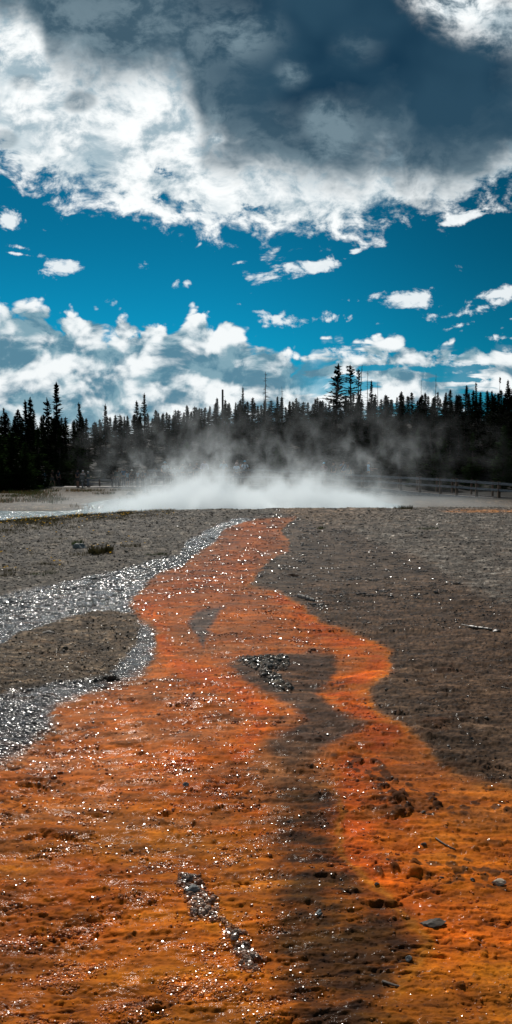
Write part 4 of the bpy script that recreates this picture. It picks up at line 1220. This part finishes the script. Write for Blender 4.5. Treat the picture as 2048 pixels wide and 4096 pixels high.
# left: on the low boardwalk
person(155, 1879, 1948, YL, 80, 'person in a dark blue jacket, black cap and white trousers walking right', 'walk', (22, 44, 70), WHT, hat=(18, 18, 20), sleeve='long', group=GL)
person(178, 1880, 1948, YL, 75, 'dark-haired person in pale blue top and white trousers, holding a phone, dark waist bag', 'hold', (150, 190, 215), WHT, bag=(20, 20, 22), phone=True, sleeve='long', group=GL)
person(209, 1877, 1947, YL, 70, 'person in a brown t-shirt and grey shorts walking right, bare-headed', 'walk', (58, 40, 34), (80, 80, 80), 'tan', shorts=True, group=GL)
person(234, 1879, 1947, YL + .6, 60, 'person all in dark clothes with a pale blue shoulder, standing', 'stand', (25, 30, 38), (15, 15, 18), 'tan', hat=(15, 15, 18), strap=(120, 160, 175), group=GL)
person(311, 1878, 1948, YL - .8, 150, 'person in navy t-shirt and dark shorts with bare legs, left of the sign board', 'stand', (18, 26, 42), (18, 20, 28), 'tan', shorts=True, hat=(20, 20, 24), group=GL)
person(333, 1882, 1948, YL + .9, 10, 'person in a white cap and pale shirt standing behind the sign board', 'hold', (165, 155, 150), (60, 60, 62), hat=WHT, group=GL)
person(353, 1886, 1947, YL - .5, 85, 'person in white cap, dark teal jacket and jeans holding a phone, beside the sign board', 'hold', (16, 48, 56), (66, 84, 104), hat=(200, 200, 196), sleeve='long', phone=True, group=GL)
person(449, 1888, 1948, YL + .6, 100, 'stooping person with a big dark patterned backpack by the left railing', 'lean', (110, 100, 95), (40, 42, 50), pack=(48, 42, 40), group=GL)
person(469, 1876, 1947, YL - .4, 20, 'person in a plaid shirt and dark trousers standing at the left railing', 'stand', (84, 92, 88), (26, 30, 44), 'tan', sleeve='long', group=GL)
person(495, 1872, 1946, YL - .6, 60, 'person in a bright blue t-shirt and dark cap looking down, hand on the railing', 'hips', (20, 96, 132), (40, 46, 60), 'tan', hat=(15, 15, 18), group=GL)
person(510, 1884, 1947, YL + .3, 30, 'person in pale blue shirt and blue shorts behind the one in bright blue', 'stand', (130, 175, 195), (40, 62, 84), shorts=True, group=GL)
person(528, 1879, 1946, YL - .3, -15, 'person in a wide white sun hat and grey shirt on the left boardwalk', 'chest', (96, 92, 90), (96, 84, 78), hat=(225, 225, 220), brim=True, group=GL)
person(551, 1882, 1946, YL, -40, 'person in a white shirt with a dark strap across the back', 'stand', (225, 232, 236), (90, 92, 98), strap=(60, 60, 62), group=GL)
person(570, 1878, 1946, YL - .2, 70, 'tall person in dark clothes between the white shirt and the child', 'stand', (36, 40, 44), (32, 36, 42), group=GL)
person(582, 1883, 1946, YL + .3, -80, 'person in a faded blue top partly veiled by steam', 'hold', (92, 120, 136), (50, 56, 66), group=GL)
person(594, 1890, 1946, YL, 0, 'shorter person in grey in the steam at the end of the left group', 'stand', (110, 118, 120), (70, 72, 76), group=GL)
person(625, 1870, 1945, 60, 90, 'dark-clad tall person at the joint of the two boardwalks', 'stand', (38, 32, 34), (30, 30, 34), 'tan', group=GL)
# middle
def mid(tx, top, face, label, pose='stand', dy=.9, g=GC, feet=None, **kw):
    t, d = bw(tx); Y = d.y + dy
    ft = feet or (2048 - F_PX * 0)
    # stand on the deck
    p = at(tx, top, Y)
    h = p.z - d.z
    r = person(tx, top, 0, Y, face, label, pose, height=h, group=g, **kw)
    r.location = (p.x, Y, d.z)
    return r
mid(661, 1847, 0, 'person in a bucket hat and white shirt with dark vest straps leaning on the rail', 'lean', shirt=(170, 182, 190), pants=(60, 62, 68), hat=(110, 150, 165), brim=True, pack=(46, 50, 54), dy=.5)
mid(682, 1866, 20, 'short dark-haired person just right of the bucket hat', 'lean', shirt=(70, 70, 72), pants=(50, 50, 54))
mid(698, 1874, -10, 'child in a white t-shirt low behind the rail', 'stand', shirt=(200, 206, 206), pants=(60, 60, 64), hat=(190, 190, 188))
mid(730, 1850, 5, 'person in a cap and grey shirt raising a phone with both hands', 'phone', shirt=(120, 126, 126), pants=(60, 60, 62), hat=(70, 76, 80), phone=True)
mid(760, 1849, 180, 'person in dark clothes seen from behind next to the raised phone', 'stand', shirt=(34, 32, 34), pants=(30, 30, 32), dy=1.2)
mid(787, 1846, 0, 'person in a dark t-shirt and pale-fronted cap at the middle railing', 'chest', shirt=(36, 36, 42), pants=(30, 30, 34), hat=(86, 88, 84), skin='tan')
mid(818, 1839, 5, 'tall bare-headed person in a lavender grey shirt facing the spring', 'lean', shirt=(168, 160, 180), pants=(60, 60, 66), skin='tan', hair=(70, 58, 52), sleeve='long', dy=.5)
mid(895, 1839, 5, 'person in a bright blue open jacket holding a phone up to photograph', 'phone', shirt=(40, 122, 150), pants=(34, 40, 54), sleeve='long', hair=(80, 62, 50), phone=True)
mid(950, 1843, 0, 'person in a dark cap with pale front standing behind the one in the white cap', 'stand', dy=1.5, shirt=(70, 62, 56), pants=(40, 40, 44), hat=(96, 78, 60))
mid(946, 1851, -10, 'person in a white t-shirt and pinkish cap, left of the two at the rail', 'hold', dy=.6, shirt=(205, 220, 235), pants=(40, 50, 74), hat=(215, 190, 185), skin='tan')
mid(962, 1852, 30, 'dark-haired person between the two in white t-shirts', 'stand', dy=1.1, shirt=(96, 60, 44), pants=(50, 40, 40), skin='tan')
mid(978, 1843, 10, 'long-haired person in a bright blue cap, white t-shirt and jeans', 'lean', dy=.5, shirt=(205, 214, 226), pants=(34, 38, 54), hat=(24, 140, 175), longhair=True, skin='tan', hair=(36, 20, 16))
# right
mid(1296, 1850, -10, 'person in a pale blue cap and dusky pink shirt with a dark shoulder strap', 'chest', g=GR, shirt=(120, 86, 90), pants=(50, 46, 52), hat=(140, 200, 225), strap=(40, 34, 36), skin='tan', sleeve='long')
mid(1335, 1846, -60, 'dark-haired person in a dark shirt turned away behind thin steam', 'stand', g=GR, dy=1.3, shirt=(52, 56, 60), pants=(40, 40, 44), skin='tan')
mid(1374, 1840, 10, 'person in a dark cap and blue shirt with a white side, raising binoculars', 'phone', g=GR, shirt=(70, 100, 126), pants=(40, 52, 70), hat=(50, 44, 44), phone=True, strap=(200, 210, 215), skin='tan')
mid(1392, 1853, 160, 'person in a faded dark green top seen from behind near the railing', 'stand', g=GR, dy=1.3, shirt=(60, 72, 72), pants=(60, 66, 68))
mid(1474, 1842, 85, 'person in a pale blue t-shirt with a dark backpack, facing right with a forearm out', 'point', g=GR, shirt=(150, 196, 226), pants=(30, 32, 38), pack=(28, 28, 32), skin='tan', hair=(50, 34, 28))
# ================================================================ steam over the spring
def build_steam():
    m, T = new_mat('steam')
    out = T.n('ShaderNodeOutputMaterial'); v = T.n('ShaderNodeVolumePrincipled')
    tc = T.n('ShaderNodeTexCoord').outputs['Object']
    sep = T.n('ShaderNodeSeparateXYZ'); T.set(sep.inputs[0], tc)
    x, y, z = sep.outputs          # metres: x across, y away, z up from the water
    wn = T.n('ShaderNodeTexNoise'); T.set(wn.inputs['Vector'], tc); wn.inputs['Scale'].default_value = .35; wn.inputs['Detail'].default_value = 2
    wv = T.n('ShaderNodeVectorMath', operation='MULTIPLY_ADD'); T.set(wv.inputs[0], wn.outputs['Color']); wv.inputs[1].default_value = (2.2, 1.2, 1.6); T.set(wv.inputs[2], tc)
    W = wv.outputs[0]
    n = T.noise(W, .7, 5, .62)
    # thick blanket lying on the pool, piled higher in the middle
    lobe = lambda c, w: T.m('POWER', 2.718, T.m('MULTIPLY', -1.0, T.m('POWER', T.m('ABSOLUTE', T.m('DIVIDE', T.m('SUBTRACT', x, c), w)), 2.0)))
    bl = T.m('MULTIPLY', T.ss(-7.2, -4.0, x), T.ss(7.4, 3.6, x))
    hgt = T.m('ADD', .13, T.m('ADD', T.m('MULTIPLY', lobe(-2.8, 1.9), .13), T.m('MULTIPLY', lobe(2.2, 1.5), .11)))
    hgt = T.m('MULTIPLY', hgt, T.m('MULTIPLY_ADD', T.ss(.38, .66, n), 2.3, .22))
    base = T.m('MULTIPLY', T.m('POWER', 2.718, T.m('MULTIPLY', -1.0, T.m('DIVIDE', z, hgt))), bl)
    base = T.m('MULTIPLY', base, T.m('MULTIPLY', T.ss(.30, .62, n), 1.0))
    thin = T.m('MULTIPLY', T.m('MULTIPLY', T.ss(.5, .05, z), T.m('MULTIPLY', T.ss(-13, -8, x), T.ss(13, 9, x))), .06)
    # drifting wisps
    n2 = T.noise(T.vscale(W, (1, 1, .8), (5, 3, 2)), .75, 5, .64)
    wis = T.m('POWER', T.ss(.47, .73, n2), 2.3)
    env = T.m('MULTIPLY', T.m('MULTIPLY', T.ss(-9.5, -5.5, x), T.ss(12.0, 7.0, x)), T.ss(6.8, 2.2, T.m('ADD', z, T.m('MULTIPLY', T.m('ABSOLUTE', T.m('SUBTRACT', x, 1.0)), .12))))
    near = T.m('MULTIPLY_ADD', T.ss(3.6, .6, z), .7, .3)
    near = T.m('MULTIPLY', near, T.m('SUBTRACT', 1.0, T.m('MULTIPLY', T.ss(4.0, 7.5, x), T.m('MULTIPLY', T.ss(2.6, 1.6, z), .85))))
    near = T.m('MULTIPLY', near, T.m('SUBTRACT', 1.0, T.m('MULTIPLY', T.ss(-4.8, -7.5, x), T.m('MULTIPLY', T.ss(3.0, 1.8, z), .9))))
    wis = T.m('MULTIPLY', T.m('MULTIPLY', wis, env), near)
    edge = T.m('MULTIPLY', T.ss(0, 1.5, y), T.ss(13.5, 11.5, y))
    dens = T.m('MULTIPLY', T.m('ADD', T.m('ADD', T.m('MULTIPLY', base, 3.6), thin), T.m('MULTIPLY', T.m('MULTIPLY', wis, T.m('MULTIPLY_ADD', lobe(-2.6, 2.4), .5, .7)), .62)), edge)
    T.set(v.inputs['Density'], dens)
    v.inputs['Color'].default_value = (.92, .97, 1.0, 1); v.inputs['Anisotropy'].default_value = .35
    T.set(out.inputs['Volume'], v.outputs[0])
    mb = MB()
    mb.add([(x_, y_, z_) for x_ in (-13, 13) for y_ in (0, 13.5) for z_ in (0, 7.6)], [(0, 1, 3, 2), (4, 6, 7, 5), (0, 4, 5, 1), (2, 3, 7, 6), (0, 2, 6, 4), (1, 5, 7, 3)])
    o = mb.build('steam', m)
    o.location = (0, 26.5, -.39)
    tag(o, 'white steam boiling off the hot spring and drifting up in front of the dark trees', 'steam', kind='stuff')
build_steam()
SC.cycles.volume_step_rate = .35
SC.cycles.volume_max_steps = 128
# ================================================================ small things lying on the flat
from mathutils.bvhtree import BVHTree
GN = None
def ground_z(x, y):
    global GN
    if GN is None:
        me = GROUND.data; n = len(me.vertices); a = np.empty(n * 3, np.float32); me.vertices.foreach_get('co', a)
        GN = a.reshape(-1, 3)
        GN = GN[(GN[:, 1] > 1) & (GN[:, 1] < 60)]
    d = (GN[:, 0] - x) ** 2 + (GN[:, 1] - y) ** 2
    return float(GN[np.argmin(d), 2])
def gp(dx, dy):
    p = on_plane(dx * S_, dy * S_); p.z = ground_z(p.x, p.y); return p

def rough_log(name, p, q, r, mat, label, cat, seed=1, bend=.0, knots=3):
    rg = random.Random(seed); p = Vector(p); q = Vector(q)
    root = empty(name, p); tag(root, label, cat)
    n = 14; m = MB(); d = q - p; side = d.cross(Vector((0, 0, 1))).normalized()
    pts = []; rad = []
    for i in range(n):
        t = i / (n - 1)
        pts.append(d * t + side * bend * math.sin(t * 3.14) + Vector((0, 0, r * .7)) + side * rg.uniform(-.1, .1) * r)
        rad.append(r * (1 - .25 * t) * rg.uniform(.86, 1.12) * (.8 if i in (0, n - 1) else 1))
    m.tube(pts, rad, 9); m.build('bark', mat, root)
    for k in range(knots):
        t = rg.uniform(.2, .9); b = d * t + side * bend * math.sin(t * 3.14) + Vector((0, 0, r)); e = b + side * rg.choice((-1, 1)) * r * 1.3 + Vector((0, 0, r * .9)) + d.normalized() * r
        m = MB(); m.tube([b, e], [r * .35, r * .15], 6); m.build('twig_stub', mat, root)
    return root

def stone(name, p, sx, sy, sz, mat, label, seed, cat='stone', group=None):
    bm = bmesh.new(); bmesh.ops.create_icosphere(bm, subdivisions=3, radius=1)
    from mathutils import noise as mn
    off = Vector((seed * 3.1, seed * 1.7, 0))
    for v in bm.verts:
        c = v.co.copy(); k = 1 + .35 * mn.noise(c * 1.1 + off) + .16 * mn.noise(c * 3 + off)
        # flatten on chance planes so that it looks broken, not rounded
        for j in range(4):
            nrm = Vector((math.sin(seed + j * 2.1), math.cos(seed * 1.3 + j), math.sin(j * 1.7 + seed * .7) * .8)).normalized()
            dd = c.dot(nrm)
            if dd > .62: k *= .62 / dd
        v.co = Vector((c.x * sx * k, c.y * sy * k, c.z * sz * k + sz * .35))
    me = bpy.data.meshes.new(name); bm.to_mesh(me); bm.free()
    o = link_mesh(name, me, mat); o.location = p; tag(o, label, cat, group)
    return o

M_LOG = simple_mat('weathered_log', (.22, .20, .18), .75, .45, 40, .3, stretch=(1, 1, 1), bump=.004)
M_DLOG = simple_mat('wet_branch', (.06, .042, .03), .45, .4, 40, .5, bump=.003)
M_DSTONE = simple_mat('dark_wet_stone', (.055, .042, .032), .6, .4, 30, .25, bump=.004)
M_GSTONE = simple_mat('grey_stone', (.15, .155, .15), .7, .4, 30, .25, bump=.004)
M_PSTONE = simple_mat('pale_stone', (.34, .27, .20), .7, .3, 25, .3, bump=.004)

rough_log('log', gp(749, 1502), gp(791, 1512), .026, M_LOG, 'short grey weathered log lying at the edge of the orange mat', 'log', 3, .0, 3)
rough_log('branch', gp(1180, 1577), gp(1238, 1588), .017, M_DLOG, 'dark wet branch piece lying on the brown flat at the right', 'branch', 4, .01, 2)
stone('wood_chunk', gp(1248, 1591), .045, .03, .022, M_DLOG, 'dark knobbly wood chunk at the right tip of the wet branch', 4, 'wood chunk')
stone('bark_chip', gp(737, 1450), .09, .03, .02, simple_mat('bark_chip', (.12, .06, .035), .8, .3, 30), 'small reddish brown bark chip lying in the grey runoff above the log', 5, 'bark chip')
rough_log('twig', gp(1096, 2106), gp(1146, 2131), .0035, M_DLOG, 'thin dark twig lying across the orange crust at the right', 'twig', 6, .006, 0)
rough_log('twig', gp(962, 2472), gp(1003, 2491), .0045, M_DLOG, 'small dark twig on the dark brown mat near the bottom', 'twig', 7, .002, 0)
rough_log('twig', gp(1262, 1731), gp(1300, 1739), .004, M_DLOG, 'thin twig at the right edge on the brown flat', 'twig', 8, .003, 0)
rough_log('twig', gp(1160, 1570), gp(1182, 1575), .004, M_DLOG, 'thin pale sliver of wood left of the wet branch', 'twig', 9, .0, 0)
stone('stone', gp(125, 1592), .07, .05, .022, M_DSTONE, 'dark flat stone alone on the dry grey patch in the channel', 1)
for i, (a, b, r) in enumerate([(266, 1699, .030), (276, 1702, .034), (287, 1698, .026), (296, 1701, .018), (256, 1704, .020), (240, 1706, .016)]):
    stone('stone', gp(a, b), r, r * .9, r * .75, M_DSTONE, 'dark wet stone in the small pile at the tip of the dry patch', 10 + i, group='stones at the tip of the dry patch')
stone('stone', gp(201, 1381), .14, .08, .06, M_GSTONE, 'pale grey stone among the dry plants on the left flat', 2)
stone('stone', gp(468, 1983), .016, .013, .012, M_GSTONE, 'small blue-grey pebble alone on the orange mat left of centre', 3)
stone('stone', gp(484, 2243), .026, .018, .014, M_GSTONE, 'grey stone sitting atop the cluster of dark knobs near the bottom', 7)
stone('stone', gp(1092, 2320), .050, .024, .014, M_DSTONE, 'flat dark grey slab at the edge of the orange-red stream', 8)
stone('stone', gp(1256, 2216), .028, .018, .015, M_PSTONE, 'pale jagged stone at the right edge on the orange mat', 9)
stone('stone', gp(1028, 2412), .012, .010, .008, M_GSTONE, 'tiny grey pebble on the dark mat near the twig', 12)
stone('stone', gp(803, 1907 + 390), .014, .011, .009, M_GSTONE, 'small grey pebble in the middle of the dark brown mat', 14)
p = at(526, 1974, 47); 
stone('boulder', (p.x, p.y, p.z - .15), .38, .3, .24, M_DSTONE, 'dark blocky boulder in the steam below the left boardwalk', 21, 'boulder')
rgs = random.Random(9)
for i in range(9):
    a, b = rgs.choice([(rgs.uniform(880, 1280), rgs.uniform(1930, 2240)), (rgs.uniform(900, 1250), rgs.uniform(1700, 1900))])
    r = rgs.uniform(.006, .013)
    stone('stone', gp(a, b), r * 1.3, r, r * .7, M_DSTONE, 'small dark pebble scattered on the right-hand flat', 30 + i, group='dark pebbles scattered on the right-hand flat')

# ---------------------------------------------------------------- plants
M_GRS = simple_mat('dry_plant', (.060, .050, .022), .8, .5, 3, .1, trans=.3)
M_GRN = simple_mat('green_plant', (.040, .060, .018), .8, .5, 3, .1, trans=.3)
M_YEL = simple_mat('yellow_petals', (.75, .42, .02), .6, .15, 3, .2, trans=.3)
def blades(m, c, n, h, spread, rg, w=.012, lean=.5):
    for k in range(n):
        a = rg.uniform(0, 6.28); r = spread * rg.random() ** .6
        b = Vector(c) + Vector((math.cos(a) * r, math.sin(a) * r, 0))
        hh = h * rg.uniform(.5, 1.1); d = Vector((math.cos(a) * lean * hh * rg.random(), math.sin(a) * lean * hh * rg.random(), hh))
        s = Vector((-math.sin(a + 1), math.cos(a + 1), 0)) * w * .5
        m.add([b - s, b + s, b + d * .6 + s * .8, b + d], [(0, 1, 2), (0, 2, 3)])
def tuft(dx, dy, h, spread, n, label, mat=M_GRS, flowers=0, name='plant_tuft', cat='plant'):
    p = gp(dx, dy); rg = random.Random(int(dx * 7 + dy))
    root = empty(name, p); tag(root, label, cat)
    m = MB(); blades(m, (0, 0, -.01), n, h, spread, rg, w=h * .09); m.build('foliage', mat, root)
    if flowers:
        for k in range(flowers):
            a = rg.uniform(0, 6.28); r = spread * rg.random(); c = Vector((math.cos(a) * r, math.sin(a) * r, h * rg.uniform(.8, 1.1)))
            f = MB(); q = .022
            vs = [c + Vector((0, 0, .006))] + [c + Vector((math.cos(t) * q, math.sin(t) * q, rg.uniform(-.004, .01))) for t in [i * 6.283 / 8 for i in range(8)]]
            f.add(vs, [(0, i + 1, (i + 1) % 8 + 1) for i in range(8)]); f.build('flower', M_YEL, root)
            s = MB(); s.tube([c * .0 + Vector((c.x * .5, c.y * .5, 0)), c], .003, 4); s.build('stem', mat, root)
    return root
tuft(253, 1392, .16, .22, 240, 'largest flowering tuft on the left flat, dark with several yellow flowers', M_GRS, 5)
tuft(216, 1396, .08, .30, 160, 'low dark reddish plant mat beside the largest flowering tuft')
tuft(196, 1372, .12, .12, 90, 'grassy tuft just behind the pale grey stone', M_GRN)
tuft(328, 1376, .10, .20, 130, 'small flowering tuft right of the largest one', M_GRS, 3)
tuft(278, 1370, .06, .15, 80, 'thin flat plant between the two flowering tufts')
tuft(112, 1446, .06, .20, 150, 'low green and brown plant cushion nearest the channel on the left', M_GRN)
tuft(70, 1448, .06, .12, 70, 'small brown plant cushion left of the green one')
tuft(96, 1424, .06, .20, 110, 'flat brown plant mat above the plant cushions')
tuft(38, 1438, .06, .14, 70, 'brown plant scrap with a yellow flower near the left edge', M_GRS, 1)
tuft(10, 1448, .08, .16, 80, 'brown tuft touching the left edge of the frame')
tuft(144, 1430, .05, .12, 60, 'sparse reddish plant right of the flat brown mat')
tuft(394, 1396, .05, .20, 260, 'dark flat moss mound at the edge of the grey flat', M_GRN, name='moss_mound', cat='moss')
tuft(1074, 1332, .06, .28, 300, 'dark flat moss mound on the grey flat at the right', M_GRN, name='moss_mound', cat='moss')
tuft(808, 1332, .08, .10, 120, 'small dark clump standing in the wet flat below the steam', M_GRN)
tuft(1022, 1282, .16, .22, 120, 'dry grass tuft on the crest in front of the right boardwalk', M_GRS)
tuft(1000, 1281, .14, .16, 60, 'thin grass tuft on the crest left of the bigger dry one', M_GRS)
tuft(960, 1283, .10, .2, 50, 'wispy grass on the crest below the backpacker', M_GRS)
tuft(1066, 1288, .10, .10, 24, 'sparse spiky grass on the crest near the orange margin', M_GRS)
tuft(936, 1284, .08, .16, 40, 'reddish low tuft on the crest behind the wet flat', M_GRS)

def ground_cover():
    rg = random.Random(4); leaf = MB(); flo = MB()
    def put(px, py, z, n, h, sp, fl):
        p = Vector((px, py, z)); blades(leaf, p, n, h, sp, rg, w=h * .14, lean=.9)
        if rg.random() < fl:
            c = p + Vector((rg.uniform(-sp, sp), rg.uniform(-sp, sp), h * 1.1)); q = .022
            vs = [c] + [c + Vector((math.cos(t) * q, math.sin(t) * q * .8, rg.uniform(-.2, .9) * q)) for t in [i * 6.283 / 6 for i in range(6)]]
            flo.add(vs, [(0, i + 1, (i + 1) % 6 + 1) for i in range(6)])
    # the flowery bank along the channel
    cnt = 0
    while cnt < 1500:
        tx = rg.uniform(-60, 700); u = (tx - 1024) / F_PX; rd = float(np.interp(u, RIDGE_U, RIDGE_D))
        y = rd - abs(rg.gauss(0, 1.6)) + .3; x = u * y
        if rg.random() > .35 + .65 * (math.sin(x * 2.3) * math.sin(y * 1.9 + x) > -.2): continue
        if tx > 520 and rg.random() < .6: continue
        put(x, y, ground_z(x, y) if False else float(terrain_base(x, y)), 9, .065, .12, .12); cnt += 1
    # scattered scraps on the left flat
    cnt = 0
    while cnt < 420:
        dx = rg.uniform(-40, 480); dy = rg.uniform(1305, 1450 - .12 * max(0, dx))
        n_ = math.sin(dx * .05 + 1) * math.sin(dy * .11 + dx * .02)
        if n_ < .15 or rg.random() < dx / 600: continue
        p = on_plane(dx * S_, dy * S_)
        put(p.x, p.y, p.z, 8, .04, .09, .05); cnt += 1
    o = leaf.build('ground_cover', M_GRS); tag(o, 'low dark ground cover plants on the bank and the left grey flat', kind='stuff')
    o = flo.build('wildflowers', M_YEL); tag(o, 'tiny yellow wildflowers dotting the bank beside the channel', kind='stuff')
    # rough dry grass beyond the channel
    g1 = MB(); g2 = MB()
    for k in range(2600):
        x = rg.uniform(-24, -6); y = rg.uniform(30, 62)
        u = x / y
        v = math.sin(x * .9 + 2) * math.sin(y * .55 + x * .3) + (.9 if (u < -.29 and y > 33) else 0) + (.7 if y > 57 else 0)
        if v < .72: continue
        m = g1 if rg.random() < .65 else g2
        blades(m, (x, y, float(terrain_base(x, y)) - .02), 7, .26, .30, rg, w=.035, lean=.6)
    o = g1.build('dry_grass', simple_mat('straw', (.11, .070, .030), .8, .5, .8, .1, trans=.3)); tag(o, 'rusty dry grass on the bank below the left boardwalk', kind='stuff')
    o = g2.build('green_grass', M_GRN); tag(o, 'patches of green grass on the bank below the left boardwalk', kind='stuff')
ground_cover()
